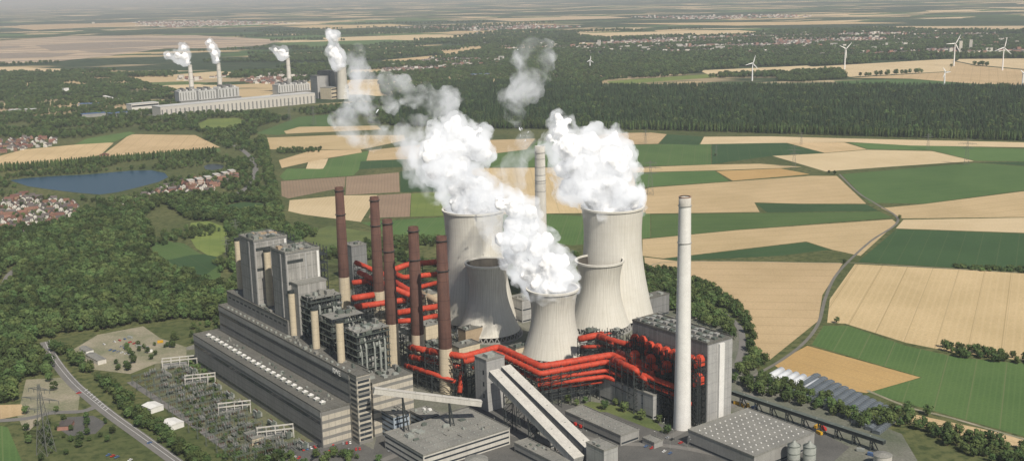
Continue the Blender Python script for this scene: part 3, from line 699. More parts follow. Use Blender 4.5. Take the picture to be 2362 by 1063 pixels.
for (u,v,h,r0,r1,lab) in ((1580,455,200,7.6,5.0,'tall pale concrete chimney beside the scrubber building'),(1245,337,200,7.6,5.6,'tall pale concrete chimney between cooling towers')):
    x,y=G(u,v,h); th=thing('chimney',lab,'chimney',(x,y,0))
    def rr(z): return r0-(r0-r1)*(z/h)**.8
    MB().lathe([(rr(z),z) for z in range(0,h-6,12)]+[(rr(h-7),h-7)],32).obj('shaft','white' if u>1500 else 'conc',th,True)
    mb=MB(); mb.lathe([(rr(h-7),h-7),(rr(h),h),(rr(h)-.7,h),(rr(h)-.7,h-4)],32); mb.obj('cap','conc',th,True)
    for z in (h-38,h-7.2): mb=MB(); mb.lathe([(rr(z),z),(rr(z)+.6,z),(rr(z)+.6,z+.35),(rr(z),z+.35)],32); mb.obj('platform','concd',th)
    if u<1500:
        for z in range(150,195,9): mb=MB(); mb.lathe([(rr(z),z),(rr(z)+.25,z),(rr(z)+.25,z+.6),(rr(z),z+.6)],32); mb.obj('band','concd',th)
    else:
        mb=MB(); mb.lathe([(rr(h)-.7,h),(rr(h)+.15,h),(rr(h)+.15,h+.8),(rr(h)-.7,h+.8)],32); mb.obj('rim','rust',th)
# ---------------------------------------------------------------- cooling towers
def ctmat(nm,grime):
    m,nt,out=newmat(nm); tc=nd(nt,'ShaderNodeTexCoord'); co=tc.outputs['Object']
    sx=nd(nt,'ShaderNodeSeparateXYZ'); nt.links.new(co,sx.inputs[0])
    ang=math_(nt,'ARCTAN2',sx.outputs[1],sx.outputs[0])
    cx=nd(nt,'ShaderNodeCombineXYZ'); nt.links.new(math_(nt,'MULTIPLY',ang,14.),cx.inputs[0]); nt.links.new(math_(nt,'MULTIPLY',sx.outputs[2],.018),cx.inputs[1])
    st=noise_(nt,cx.outputs[0],1.3,6,.75)
    col=mixc(nt,mapr(nt,st,.35,.7),(.66,.64,.58),(.54,.52,.46))
    col=mixc(nt,mapr(nt,noise_(nt,co,.03,4,.7),.45,.7,0,.5),col,(.52,.49,.42))
    if grime:
        dk=math_(nt,'MULTIPLY',mapr(nt,noise_(nt,cx.outputs[0],1.6,3,.6),.38,.68),mapr(nt,sx.outputs[2],15,66,.15,.6)); col=mixc(nt,dk,col,(.30,.28,.235))
    rib=math_(nt,'SINE',math_(nt,'MULTIPLY',ang,64.)); col=mixc(nt,mapr(nt,rib,.5,1.,0,.2),col,(.34,.33,.29))
    zr=math_(nt,'LESS_THAN',math_(nt,'FRACT',math_(nt,'DIVIDE',sx.outputs[2],8.)),.04); col=mixc(nt,math_(nt,'MULTIPLY',zr,.15),col,(.3,.29,.25))
    b=nd(nt,'ShaderNodeBsdfPrincipled'); b.inputs['Roughness'].default_value=.9; b.inputs['Specular IOR Level'].default_value=.15
    nt.links.new(col,b.inputs['Base Color']); nt.links.new(b.outputs[0],out.inputs[0]); return m
M['ct']=ctmat('cooling_tower_concrete',0); M['ct2']=ctmat('stained_cooling_tower_concrete',1); M['ctin']=pm('shaded_concrete_lining',(.10,.09,.075),(.06,.055,.048),.05,.9,streak=.4); M['rimc']=pm('pale_rim_concrete',(.66,.64,.58),(.58,.56,.5),.08,.85)  # ctin: shade inside the tower mouths is put into the dark lining colour
CTS=[(1092,484,128,34.2,46),(1413,478,128,34.5,46),(1124,607,80,23.5,34),(1275,666,72,26,32),(1383,602,76,26,33)]
CTW=[]
for (u,v,h,r1,r0) in CTS:
    x,y=G(u,v,h); CTW.append((x,y,h,r1)); big=h>100
    th=thing('cooling_tower','large pale concrete hyperboloid cooling tower releasing steam' if big else ('short concrete cooling tower venting steam' if u==1275 else 'short concrete cooling tower, idle, stained shell'),'cooling tower',(x,y,0))
    zt=h*(.76 if big else .68); rt=r1*(.94 if big else .85); z0=6.
    bb=(zt-z0)/math.sqrt((r0/rt)**2-1)
    pr=[]
    for k in range(29):
        z=z0+(h-z0)*k/28
        if z<=zt: r=rt*math.sqrt(1+((z-zt)/bb)**2)
        else: r=rt+(r1-rt)*((z-zt)/(h-zt))**1.8
        pr.append((r,z))
    MB().lathe(pr,72).obj('shell','ct' if big else 'ct2',th,True)
    inn=[(r-.6,z) for r,z in pr[::-1][:16]]
    MB().lathe(inn,72).obj('inner_shell','ctin',th,True)
    MB().lathe([(r1-.8,h-.02),(r1+1.1,h-.5),(r1+1.3,h+1.6),(r1-.8,h+1.6),(r1-.8,h-.02)],72).obj('rim','rimc',th)
    mb=MB()
    for k in range(36):
        a=k*math.pi/18; b=a+math.pi/36; c=a-math.pi/36
        R=pr[0][0]
        for q in (b,c): mb.beam(((R+1.5)*math.cos(a),(R+1.5)*math.sin(a),0),(R*math.cos(q),R*math.sin(q),z0+.3),.9)
    mb.obj('support_column','concd',th)
    MB().lathe([(R+3,0),(R+3,1.6),(R+2,1.6),(R+2,.3)],60).obj('basin','concd',th)
# ---------------------------------------------------------------- scrubber building
x,y=188,914; t1,s0=toL(x,y)
th,w,d=building('scrubber_building','large grey clad desulphurisation building','building',t1-31,t1,s0,s0+92,72,'cladd','roof',0,parapet=1.2)
MB().box(.4,w-.4,-.5,-.02,0,70.5).obj('end_wall','cladl',th)
MB().box(w*.42,w*.62,-2.2,-.52,0,70).obj('stair_shaft','white',th)
for i in range(15):
    for j in (3,13,22):
        mb=MB(); hh=1.2+((i*7+j)%3)*.6; mb.box(j,j+4,4+i*5.8,8+i*5.8,72.003,72+hh); mb.obj('roof_equipment',('galv','steel','concd')[(i+j)%3],th)
mb=MB()
for i in range(12): mb.beam((1+(i%2)*28,3+i*7,72),(1+(i%2)*28,3+i*7,76),.3)
mb.beam((1,2,76),(1,88,76),.3); mb.beam((29,2,76),(29,88,76),.3)
mb.obj('roof_rail','steel',th)
TW,SW=t1-31,s0
# ---------------------------------------------------------------- red ducts
def duct(label,pts,r,mat='red',leg=True,gap=14,zb=0,world=False):
    pts=[Vector(p) for p in pts] if world else [P(*p) for p in pts]; o=pts[0].copy(); o.z=0
    th=thing('flue_duct',label,'duct',o,0,'red flue gas ducts'); q=[p-o for p in pts]
    qq=[q[0]]
    for i in range(1,len(q)-1):
        a=(q[i-1]-q[i]).normalized();b=(q[i+1]-q[i]).normalized(); k=min(r*1.3,(q[i-1]-q[i]).length*.4,(q[i+1]-q[i]).length*.4)
        qq+=[q[i]+a*k,q[i]+(a+b)*k*.25,q[i]+b*k]
    qq.append(q[-1])
    MB().tube(qq,r,16).obj('pipe',mat,th,True)
    for i in range(len(qq)-1):
        a,b=qq[i],qq[i+1]; l=(b-a).length
        if l>6:
            n=max(1,int(l/8))
            for k in range(n):
                c=a.lerp(b,(k+.5)/n); t=(b-a).normalized(); mb=MB(); mb.tube([c-t*.3,c+t*.3],r+.25,16); mb.obj('flange',mat,th)
    if leg:
        mb=MB()
        for i in range(len(q)-1):
            a,b=q[i],q[i+1]; l=(b-a).length; n=max(1,int(l/gap)); t=(b-a); t.z=0
            if t.length<1: continue
            t.normalize(); nn=Vector((-t.y,t.x,0))*(r+.6)
            for k in range(n+1):
                c=a.lerp(b,k/n); zt=c.z-r
                if zt-zb<2: continue
                for sg_ in (-1,1): mb.beam((c.x+nn.x*sg_,c.y+nn.y*sg_,zb),(c.x+nn.x*sg_,c.y+nn.y*sg_,zt+r),.6)
                z=zb
                while z<zt-3:
                    mb.beam((c.x+nn.x,c.y+nn.y,z),(c.x-nn.x,c.y-nn.y,min(z+7,zt)),.35); mb.beam((c.x+nn.x,c.y+nn.y,min(z+7,zt)),(c.x-nn.x,c.y-nn.y,min(z+7,zt)),.4)
                    z+=7
                if k<n:
                    e=a.lerp(b,(k+1)/n)
                    for sg_ in (-1,1):
                        for dz in (0,-6,-13,-20):
                            if zt+dz>2: mb.beam((c.x+nn.x*sg_,c.y+nn.y*sg_,zt+dz),(e.x+nn.x*sg_,e.y+nn.y*sg_,zt+dz),.5)
                        mb.beam((c.x+nn.x*sg_,c.y+nn.y*sg_,zt-6),(e.x+nn.x*sg_,e.y+nn.y*sg_,zt),.35)
                        if zt>15: mb.beam((c.x+nn.x*sg_,c.y+nn.y*sg_,zt-6),(e.x+nn.x*sg_,e.y+nn.y*sg_,zt-13),.35)
        if mb.v: mb.obj('support_frame','steeld',th)
duct('long red flue duct running past the cooling towers',[(985,808,38),(1070,822,38),(1150,800,38),(1248,845,38),(1413,818,38),(1505,858,38),(1512,885,24)],3.1,gap=9)
duct('parallel red flue duct beside the first',[(1070,834,34),(1148,814,34),(1246,862,34),(1400,834,34),(1490,872,34),(1495,900,20)],2.6,gap=9)
duct('lower red pipe under the flue ducts',[(1240,888,23),(1395,868,23),(1420,876,23)],2.0,leg=False)
duct('lower red pipe under the flue ducts',[(1236,876,28),(1398,854,28),(1440,868,28)],1.8,leg=False)
duct('lower red pipe under the flue ducts',[(1238,898,17),(1395,879,17)],1.5,leg=False)
duct('lower red pipe under the flue ducts',[(1090,848,26),(1150,832,26),(1236,874,26)],1.8,leg=False)
duct('red duct bending down at the duct hall',[(1413,828,40),(1470,854,40),(1476,885,22)],2.8,gap=9)
duct('red duct bending down at the duct hall',[(1425,812,41),(1520,850,41),(1528,880,24)],2.8,gap=9)
duct('short red duct leading down to ground',[(1070,822,36),(1066,850,24),(1060,905,6)],2.4)
duct('red duct between chimneys',[(946,800,32),(985,808,36)],2.9)
duct('red duct between chimneys',[(946,822,26),(1060,845,26)],2.6)
duct('red duct between chimneys',[(935,842,18),(1000,862,18),(1050,880,14)],2.2)
duct('red duct behind the chimneys',[(812,688,42),(862,680,42)],3.5)
duct('red duct behind the chimneys',[(818,708,36),(905,696,36),(948,690,36)],3.3)
duct('red duct rising towards a cooling tower',[(828,628,52),(862,645,50),(945,680,44)],3.0)
duct('red duct bending towards a cooling tower',[(908,622,50),(940,610,52),(1008,604,54)],3.4)
duct('red duct descending diagonally',[(910,650,48),(935,665,46),(965,682,44)],3.4)
duct('tan insulated duct beside the large tower',[(965,672,44),(1012,695,40)],3.2,'tanduct')
duct('red duct passing in front of the large tower',[(912,722,34),(1012,706,36)],3.2)
duct('red duct linking chimney and tower',[(905,628,44),(930,640,44),(1008,632,46)],3.0)
duct('red duct behind the chimneys',[(812,652,46),(850,648,46),(870,660,44)],3.0)
duct('red duct rising over the annex roof',[(820,605,60),(850,618,56),(905,640,50)],2.8)
duct('red duct behind the chimneys',[(905,742,28),(960,738,28),(1008,728,28)],2.8)
duct('red duct behind the chimneys',[(905,676,40),(960,664,42),(1008,652,42)],2.6)
duct('red duct behind the idle tower',[(1335,782,30),(1380,772,32),(1420,792,32)],3.2)
duct('red duct elbow by the scrubber building',[(1380,775,34),(1430,790,34),(1480,800,34)],2.9)
duct('thin red pipe over the steel frames',[(1340,800,24),(1400,798,24),(1470,822,24)],1.8)
def WL(t,s,z): x,y=L(t,s); return (x,y,z)
duct('red duct along the scrubber building wall',[WL(TW-20,SW+92,34),WL(TW-20,SW+14,34)],2.4,gap=8,world=True)
duct('red duct along the scrubber building wall',[WL(TW-20,SW+92,27),WL(TW-20,SW+14,27)],1.8,leg=False,world=True)
duct('red duct along the scrubber building wall',[WL(TW-12,SW+92,20),WL(TW-12,SW+6,20)],2.0,gap=8,world=True)
r=random.Random(77)
for i in range(9):
    for (dt,zz0) in ((-5,57),(-6,43),(-14,48)):
        if dt==-14 and i%2==0: continue
        tt=TW+dt; ss=SW+4+i*10; z=zz0+r.uniform(-2,2)
        th=thing('fan_casing','red fan casing with elbow duct on steelwork','duct',WL(tt,ss,0),ROT-math.pi/2,'red fan casings by the scrubber building')
        k_=r.uniform(.7,1.0)
        mb=MB(); mb.box(-4*k_,4*k_,-2.6,3,z-4.5,z+1.5); mb.add([(-4*k_,-2.6,z+1.5),(4*k_,-2.6,z+1.5),(4*k_,3,z+1.5),(-4*k_,3,z+1.5),(-1.8,-1.5,z+4.5),(1.8,-1.5,z+4.5),(1.8,2,z+4.5),(-1.8,2,z+4.5)],[(4,5,6,7),(0,1,5,4),(1,2,6,5),(2,3,7,6),(3,0,4,7)]); mb.obj('casing','red',th)
        if (i+zz0)%2: MB().tube([(0,-2.6,z-1),(0,-4.0,z-1),(0,-4.8,z-2.5),(0,-4.8,z-6)],1.5,12).obj('elbow','red',th,True)
        mb=MB()
        for a in (-4.5,0,4.5):
            for b in (-6,-3.5,3.5): mb.beam((a,b,0),(a,b,z+4 if a else z+1),.45)
        for zz in range(4,int(z)+2,6):
            for b in (-6,3.5): mb.beam((-4.5,b,zz),(4.5,b,zz),.4); mb.beam((-4.5,b,zz),(0,b,zz+6),.3); mb.beam((4.5,b,zz),(0,b,zz+6),.3)
            mb.beam((-4.5,-6,zz),(-4.5,3.5,zz),.35);mb.beam((4.5,-6,zz),(4.5,3.5,zz),.35); mb.box(-4.6,4.6,-6,-4.8,zz,zz+.2)
        mb.obj('support_frame','steeld',th)
t0,t1,s0,s1=rect((1395,868),(1420,858),(1530,908),(1500,922),20)
building('duct_hall','low grey wall building under the red ducts','building',t0,t0+14,s0,s1,22,'cladl','roofl',1)
# ---------------------------------------------------------------- transfer tower and conveyors
T0,S_0=toL(*G(1125,950))
th,w,d=building('transfer_tower','light grey coal transfer tower','tower',T0,T0+20,S_0,S_0+18,48,'cladl','roofl',0)
mb=MB(); mb.box(5,13,5,12,48.003,51); mb.obj('roof_equipment','galv',th)
for k in range(3): MB().box(-.1,-.01,4,6,12+k*11,16+k*11).obj('window_band','glass',th)
def gallery(name,label,p,q,w,h,mat,legs=3,roof='conc'):
    p=Vector(p);q=Vector(q); o=Vector((q.x,q.y,0)); th=thing(name,label,'conveyor',o); a=p-o;b=q-o
    MB().beam(a,b,w,h).obj('gallery',mat,th)
    d=(b-a).normalized(); side=d.cross(Vector((0,0,1))).normalized(); up=side.cross(d).normalized()
    if up.z<0: up=-up
    mb=MB(); mb.beam(a+up*(h/2+.2),b+up*(h/2+.2),w+.6,.35); mb.obj('roof',roof,th)
    n=int((b-a).length/22)
    for k in range(n):
        mb=MB(); c=a.lerp(b,(k+.5)/n)+up*(h/2+.6); mb.beam(c-side*.6,c+side*.6,.6,.4); mb.obj('roof_hatch','galv',th)
    for k in range(legs):
        mb=MB(); c=a.lerp(b,(k+.6)/(legs+.3)); zt=c.z-h/2
        if zt<3: continue
        l=[c+side*w*.45,c-side*w*.45]
        for e in l: mb.beam((e.x,e.y,0),(e.x,e.y,zt),.8); mb.beam((e.x+d.x*6,e.y+d.y*6,0),(e.x,e.y,zt),.6)
        z=0
        while z<zt-5: mb.beam((l[0].x,l[0].y,z),(l[1].x,l[1].y,z+6),.4); mb.beam((l[0].x,l[0].y,z+6),(l[1].x,l[1].y,z+6),.4); z+=6
        mb.obj('trestle','steeld',th)
gallery('conveyor_gallery','pale sloping coal conveyor gallery on trestles',P(1138,860,45),P(1334,1062,8),9.5,6.5,'cladl',3,'conc')
gallery('conveyor_gallery','pale sloping coal conveyor gallery on trestles',P(1165,850,45),P(1366,1044,8),9.0,6.5,'cladl',3,'conc')
gallery('conveyor_gallery','white conveyor bridge from hall to transfer tower',P(862,900,52),P(1110,930,30),4.5,4.5,'conc',2,'conc')
gallery('conveyor_gallery','dark open belt conveyor on low trestles',P(1690,905,10),P(2040,1020,10),4,3,'steeld',9,'steel')
def bpx(name,label,cat,l,f,r,n,z,wall,roof,st,par=.8):
    t0,t1,s0,s1=rect(l,f,r,n,z); return building(name,label,cat,t0,t1,s0,s1,z,wall,roof,st,parapet=par)
th,w,d=bpx('office_building','wide flat-roofed office block with ribbon windows','office',(878,1003),(1068,942),(1186,984),(988,1046),14,'conc','roofl',3)
def skl(th,w,d,h,nx,ny,sx=.9,x0=.08,x1=.92,name='skylight',mat='white',y0=.1,y1=.9):
    for i in range(nx):
        for j in range(ny):
            a=w*(x0+(x1-x0)*i/max(1,nx-1)); b=d*(y0+(y1-y0)*j/max(1,ny-1)); mb=MB(); mb.box(a-sx,a+sx,b-sx,b+sx,h+.003,h+.45); mb.box(a-sx*.6,a+sx*.6,b-sx*.6,b+sx*.6,h+.45,h+.7); mb.obj(name,mat,th)
skl(th,w,d,14,8,9,.6,.1,.9,mat='galv')
clutter(th,w,d,14,14,9,hmax=2.5,smax=7)
th,w,d=bpx('warehouse','flat-roofed warehouse with a grid of white skylights','warehouse',(1580,1004),(1690,944),(1882,982),(1780,1052),13,'concd','roofl',1)
skl(th,w,d,13,11,9,.55,.08,.92)
th,w,d=bpx('workshop','long low workshop with grey roof','building',(1300,948),(1345,936),(1478,990),(1432,1003),9,'concd','roofl',1)
skl(th,w,d,9,2,9,.6,.3,.7,mat='galv')
M['bluew']=pm('blue_grey_panel_wall',(.34,.39,.44),(.28,.33,.38),.1,.6)
th,w,d=bpx('office_building','small blue-grey office block with banded windows','office',(873,945),(905,933),(945,950),(912,962),22,'bluew','roofl',5); clutter(th,w,d,22,4,11,hmax=2.5,smax=3)
th,w,d=bpx('office_building','small office block with air conditioning units','office',(946,950),(975,936),(1014,950),(985,964),15,'bluew','roofl',4); clutter(th,w,d,15,6,12,('white','galv'),hmax=2,smax=3)
th,w,d=bpx('workshop','low workshop beneath the conveyor','building',(1190,1020),(1215,1010),(1330,1065),(1300,1080),8,'concd','roofl',1); clutter(th,w,d,8,6,13,hmax=1.5,smax=3)
th,w,d=bpx('crusher_building','grey building at the foot of the conveyors','building',(1355,1020),(1380,1010),(1424,1025),(1395,1042),22,'cladl','roofl',1); clutter(th,w,d,22,3,14,hmax=1.5,smax=3)
bpx('workshop','small flat-roofed shed with white fascia','building',(1235,1000),(1260,992),(1290,1010),(1262,1018),7,'concd','roofl',1)
bpx('shed','small beige shed beside the workshop','building',(560,1000),(585,992),(610,1004),(585,1012),6,'beige','roofl',1)
bpx('shed','small grey shed in the car park','building',(1480,1010),(1500,1003),(1530,1013),(1512,1021),5,'concd','roofl',0)
def bat(name,label,u,v,w,d,h,wall,roof,st=0,cl=6,seed=0):
    p=toL(*G(u,v)); th,w,d=building(name,label,'building',p[0],p[0]+w,p[1],p[1]+d,h,wall,roof,st); clutter(th,w,d,h,cl,seed,hmax=3); return th
bat('service_building','grey service block between cooling towers',1205,745,40,24,26,'cladl','roofl',2,6,21)
bat('filter_building','pale electrostatic filter building',985,840,18,16,40,'beige','roofl',0,4,22)
bat('filter_building','light grey filter building near chimneys',925,790,18,20,30,'cladl','roof',0,5,23)
bat('filter_building','grey filter building near chimneys',845,720,26,26,38,'cladl','roof',0,8,24)
bat('filter_building','beige machinery building by the duct run',1060,835,26,16,15,'beige','roof',1,4,25)
bat('pump_house','dark pump house beside the large tower',1500,735,30,16,24,'cladd','roof',1,5,26)
bat('filter_building','tall grey filter block among ducts',815,655,22,22,50,'cladd','roofl',0,6,27)
bat('filter_building','beige filter block among ducts',985,770,16,16,44,'beige','roofl',0,4,28)
bat('service_building','low beige building at the tower foot',1190,830,22,12,12,'beige','roof',1,3,29)
bat('service_building','small grey plant room by the ducts',1330,830,18,14,20,'cladl','roofl',1,3,30)
bat('service_building','low brown machinery building between chimneys',1075,800,22,14,18,'tanduct','roof',1,3,32)
r=random.Random(5)
for k in range(44):
    if k<28: u=r.uniform(880,1075); v=r.uniform(735,890)
    elif k<36: u=r.uniform(1350,1480); v=r.uniform(790,880)
    else: u=r.uniform(815,1000); v=r.uniform(690,760)
    p=P(u,v); th=thing('pipe_rack','dark steel pipe rack with platforms','pipe rack',p,ROT,'pipe racks between chimneys and towers')
    w=r.uniform(8,16);d=r.uniform(8,14);h=r.uniform(12,32); mb=MB()
    for i in range(3):
        for j in range(3): mb.beam((i*w/2,j*d/2,0),(i*w/2,j*d/2,h),.5)
    z=5
    while z<h:
        for j in range(3): mb.beam((0,j*d/2,z),(w,j*d/2,z),.5); mb.beam((j*w/2,0,z),(j*w/2,d,z),.5)
        mb.beam((0,0,z-5),(w/2,0,z),.35); mb.beam((0,0,z-5),(0,d/2,z),.35); z+=5
    mb.obj('frame','steeld',th); z=5
    while z<h:
        mb=MB(); mb.box(0,w*r.uniform(.4,1),0,d*r.uniform(.4,1),z+.3,z+.5); mb.box(1,1+r.uniform(2,5),1,1+r.uniform(2,5),z+.51,z+r.uniform(2,4)); z+=5
        mb.obj('deck',r.choice(['galv','steel','roofl','concd','red' if k%4==0 else 'steel']),th)
for (u,v) in ((1830,1070),(1866,1072)):
    p=P(u,v); th=thing('silo','grey cylindrical storage silo','silo',p,0,'storage silos'); MB().lathe([(5,0),(5,16),(1.2,19),(1.2,20)],24,capt=True).obj('tank','galv',th,True)
    for z in (5,10,16): mb=MB(); mb.lathe([(5,z),(5.3,z),(5.3,z+.3),(5,z+.3)],24); mb.obj('hoop','steel',th)
for (u,v,rr_) in ((1100,1085,9),(2035,1075,7)):
    p=P(u,v); th=thing('storage_tank','round pale storage tank with a domed roof','tank',p); MB().lathe([(rr_,0),(rr_,10)],28).obj('wall','conc',th,True); MB().lathe([(rr_+.3,10),(rr_*.6,11.2),(.1,11.8)],28).obj('roof','roofl',th,True)
def gabled(name,label,cat,u,v,w,d,h,rh,wall,roof,rot,group=None):
    p=P(u,v); th=thing(name,label,cat,p,rot,group); MB().box(-w/2,w/2,-d/2,d/2,0,h).obj('wall',wall,th)
    mb=MB(); W=w/2+.4;D2=d/2+.4
    mb.add([(-W,-D2,h-.1),(W,-D2,h-.1),(W,D2,h-.1),(-W,D2,h-.1),(0,-D2,h+rh),(0,D2,h+rh)],[(0,1,4),(1,2,5,4),(2,3,5),(3,0,4,5),(0,3,2,1)]); mb.obj('roof',roof,th); return th
gabled('storage_tent','white fabric storage tent','tent',353,945,13,15,5,1.2,'white','white',ROT+.2)
gabled('storage_tent','white fabric storage tent','tent',398,984,14,15,5,1.2,'white','white',ROT+.2)
gabled('shed','low white-walled shed with gravel roof','shed',222,832,9,30,5,1,'plaster','roofl',.75)
gabled('shed','white shed with curved roof','shed',200,812,8,18,4,1.5,'white','roofl',.75)
gabled('house','small brick house with flat grey roof','house',152,985,11,14,4,1.2,'brickw','tileD',.1)
gabled('shed','small red brick farm shed','shed',241,361,20,10,5,3,'brickw','tileR',.1)
for i in range(6):
    p=P(1770+i*17,872+i*5.5); th=thing('polytunnel','long white film polytunnel','polytunnel',p,ROT-1.35,'white polytunnels')
    mb=MB(); n=9; vs=[(3.6*math.cos(math.pi*k/(n-1)),yy,3.2*math.sin(math.pi*k/(n-1))) for yy in (0,30) for k in range(n)]
    mb.add(vs,[(k,k+1,n+k+1,n+k) for k in range(n-1)]+[tuple(range(n))[::-1],tuple(range(n,2*n))]); mb.obj('cover','film',th,True)
for i in range(13):
    a=Vector(G(1860+i*16,884+i*7.6)); th=thing('greenhouse','long glass greenhouse with ridge roof','greenhouse',(a.x,a.y,0),ROT-1.35,'glass greenhouses')
    MB().box(-3.4,3.4,-30,24,0,2.6).obj('wall','glassroof',th); mb=MB(); mb.add([(-3.5,-30.2,2.6),(3.5,-30.2,2.6),(3.5,24.2,2.6),(-3.5,24.2,2.6),(0,-30.2,3.6),(0,24.2,3.6)],[(0,1,4),(1,2,5,4),(2,3,5),(3,0,4,5)]); mb.obj('roof','glassroof',th)
# ---------------------------------------------------------------- switchyard
def gantry():
    th=thing('switchyard_gantry','green-grey steel lattice gantry with insulators','gantry',(0,0,-900),0,'switchyard gantries'); mb=MB()
    for x in (0,8,16):
        for dx in (-.6,.6): mb.beam((x+dx,0,0),(x,0,10),.25)
        for z in range(0,9,3): mb.beam((x-.6,0,z),(x+.6,0,z+3),.15)
    for z in (8.6,9.8): mb.beam((0,0,z),(16,0,z),.25)
    for k in range(8): mb.beam((k*2,0,8.6 if k%2 else 9.8),(k*2+2,0,9.8 if k%2 else 8.6),.15)
    mb.obj('frame','steel',th)
    for x in (2,4,6,10,12,14): mb=MB(); mb.lathe([(.12,6.0),(.4,6.4),(.12,6.8),(.4,7.2),(.12,7.7),(.4,8.1),(.1,8.6)],8,0,x,0); mb.obj('insulator','brownc',th)
    mb=MB()
    for x in (2,4,6,10,12,14): mb.beam((x,0,6.0),(x,12,5.6),.12)
    mb.obj('busbar','galv',th); return th
def breaker():
    th=thing('switchgear','row of porcelain switchgear on steel stands','switchgear',(0,0,-900),0,'switchyard switchgear'); mb=MB()
    for x in (0,2.4,4.8): mb.beam((x,0,0),(x,0,2.6),.4); mb.beam((x,2.2,0),(x,2.2,2.6),.4)
    mb.box(-1,5.8,-.6,2.8,2.6,2.8); mb.obj('stand','steel',th)
    for x in (0,2.4,4.8):
        mb=MB()
        for y in (0,2.2): mb.lathe([(.25,2.8),(.42,3.2),(.22,3.6),(.42,4.0),(.22,4.4),(.42,4.9),(.18,5.4)],8,0,x,y)
        mb.beam((x,0,5.4),(x,2.2,5.4),.15); mb.obj('insulator','concd',th)
    return th
def transformer():
    th=thing('transformer','large grey transformer with radiators','transformer',(0,0,-900),0,'power transformers'); mb=MB(); mb.box(0,8,0,4,.6,5.2); mb.box(-.4,8.4,-.4,4.4,5.2,5.5); mb.obj('tank','steel',th)
    mb=MB()
    for k in range(8): mb.box(.5+k*.95,.9+k*.95,-1.8,-.02,1,4.8)
    mb.obj('radiator','galv',th)
    for x in (2,4,6): mb=MB(); mb.lathe([(.3,5.5),(.5,6),(.3,6.6),(.45,7.2),(.15,8)],8,0,x,2); mb.obj('bushing','brownc',th)
    mb=MB(); mb.tube([(1,3.2,6.6),(7,3.2,6.6)],.7,10); mb.obj('conservator','galv',th); return th
ga,br,tr=gantry(),breaker(),transformer()
def along(i,j): return PT_(-48-j,20+i)
for i in range(4,270,19):
    for j in (0,18,35):
        x,y,z=along(i,j+random.uniform(-2,2)); copytree(ga,(x,y,0),ROT+math.pi)
for i in range(2,275,10):
    for j in (-5,6,14,25,33):
        if random.random()<.38: continue
        x,y,z=along(i+random.uniform(-2,2),j+random.uniform(-1,1)); copytree(br,(x,y,0),ROT+(0 if random.random()<.6 else math.pi/2))
for i in range(0,270,30):
    x,y,z=PT_(-38,20+i); copytree(tr,(x,y,0),ROT+math.pi/2)
for g_ in (ga,br,tr):
    for c in list(g_.children): bpy.data.objects.remove(c)
    bpy.data.objects.remove(g_)
for (u,v,w_) in ((375,852,34),(428,893,28),(505,960,28),(595,1018,30)):
    p=P(u,v); th=thing('portal_frame','pale concrete portal frame over switchgear','frame',p,.25,'pale concrete portal frames'); mb=MB()
    for y in (0,10):
        for k in range(5): mb.box(k*w_/4-.35,k*w_/4+.35,y-.35,y+.35,0,8)
        mb.box(-.6,w_+.6,y-.45,y+.45,8,9)
    for k in range(5): mb.box(k*w_/4-.3,k*w_/4+.3,.5,9.5,8.1,8.8)
    mb.obj('frame','conc',th); MB().box(.6,w_*.7,1,9,0,3.5).obj('equipment_base','concd',th)
# ---------------------------------------------------------------- pylons
def pylon(h,label,t_=.3,mat='mastgrey'):
    th=thing('electricity_pylon',label,'pylon',(0,0,-900),0,'lattice electricity pylons'); mb=MB(); b=h*.08
    def hw(z): return b*(1-z/h)**1.15+.5
    for sx_ in (-1,1):
        for sy_ in (-1,1):
            pr=None
            for k in range(9):
                z=h*k/8; q=(sx_*hw(z),sy_*hw(z),z)
                if pr: mb.beam(pr,q,t_)
                pr=q
    for k in range(8):
        z=h*k/8; z2=h*(k+1)/8; a=hw(z);c=hw(z2)
        for (p,q) in (((-a,-a),(c,-c)),((a,-a),(-c,-c)),((-a,a),(c,c)),((a,a),(-c,c)),((-a,-a),(-c,c)),((a,-a),(c,c))): mb.beam((*p,z),(*q,z2),t_*.5)
    mb.obj('lattice_mast',mat,th)
    for z,w in ((h*.62,h*.22),(h*.78,h*.30),(h*.92,h*.17)):
        mb=MB()
        for s_ in (-1,1):
            for e in (-1,1): mb.beam((0,e*hw(z),z),(s_*w,0,z+.5),t_*.8); mb.beam((0,e*hw(z),z+h*.035),(s_*w,0,z+.5),t_*.7)
            for k in (.5,1): mb.beam((s_*w*k,0,z+.5),(s_*w*k,0,z-2.2),.3)
        mb.obj('crossarm',mat,th)
    return th
py=pylon(50,'grey lattice electricity pylon')
for (u,v,vt,lab) in ((107,1045,885,'grey lattice electricity pylon above waste ground'),(1500,450,370,'lattice electricity pylon in grain fields'),(1831,388,335,'lattice electricity pylon in fields'),(2229,381,318,'lattice electricity pylon in fields'),(1652,360,332,''),(1489,332,300,''),(2140,346,308,''),(668,280,235,''),(724,290,245,''),(545,545,505,''),(524,590,545,''),(1848,335,305,''),(430,285,250,''),(640,1055,1000,'')):
    p=P(u,v); h=max(20,ZT(u,v,vt)); c=copytree(py,p,random.uniform(-.5,.5),h/50.); c['label']=lab or 'grey lattice electricity pylon'
for c in list(py.children): bpy.data.objects.remove(c)
bpy.data.objects.remove(py)
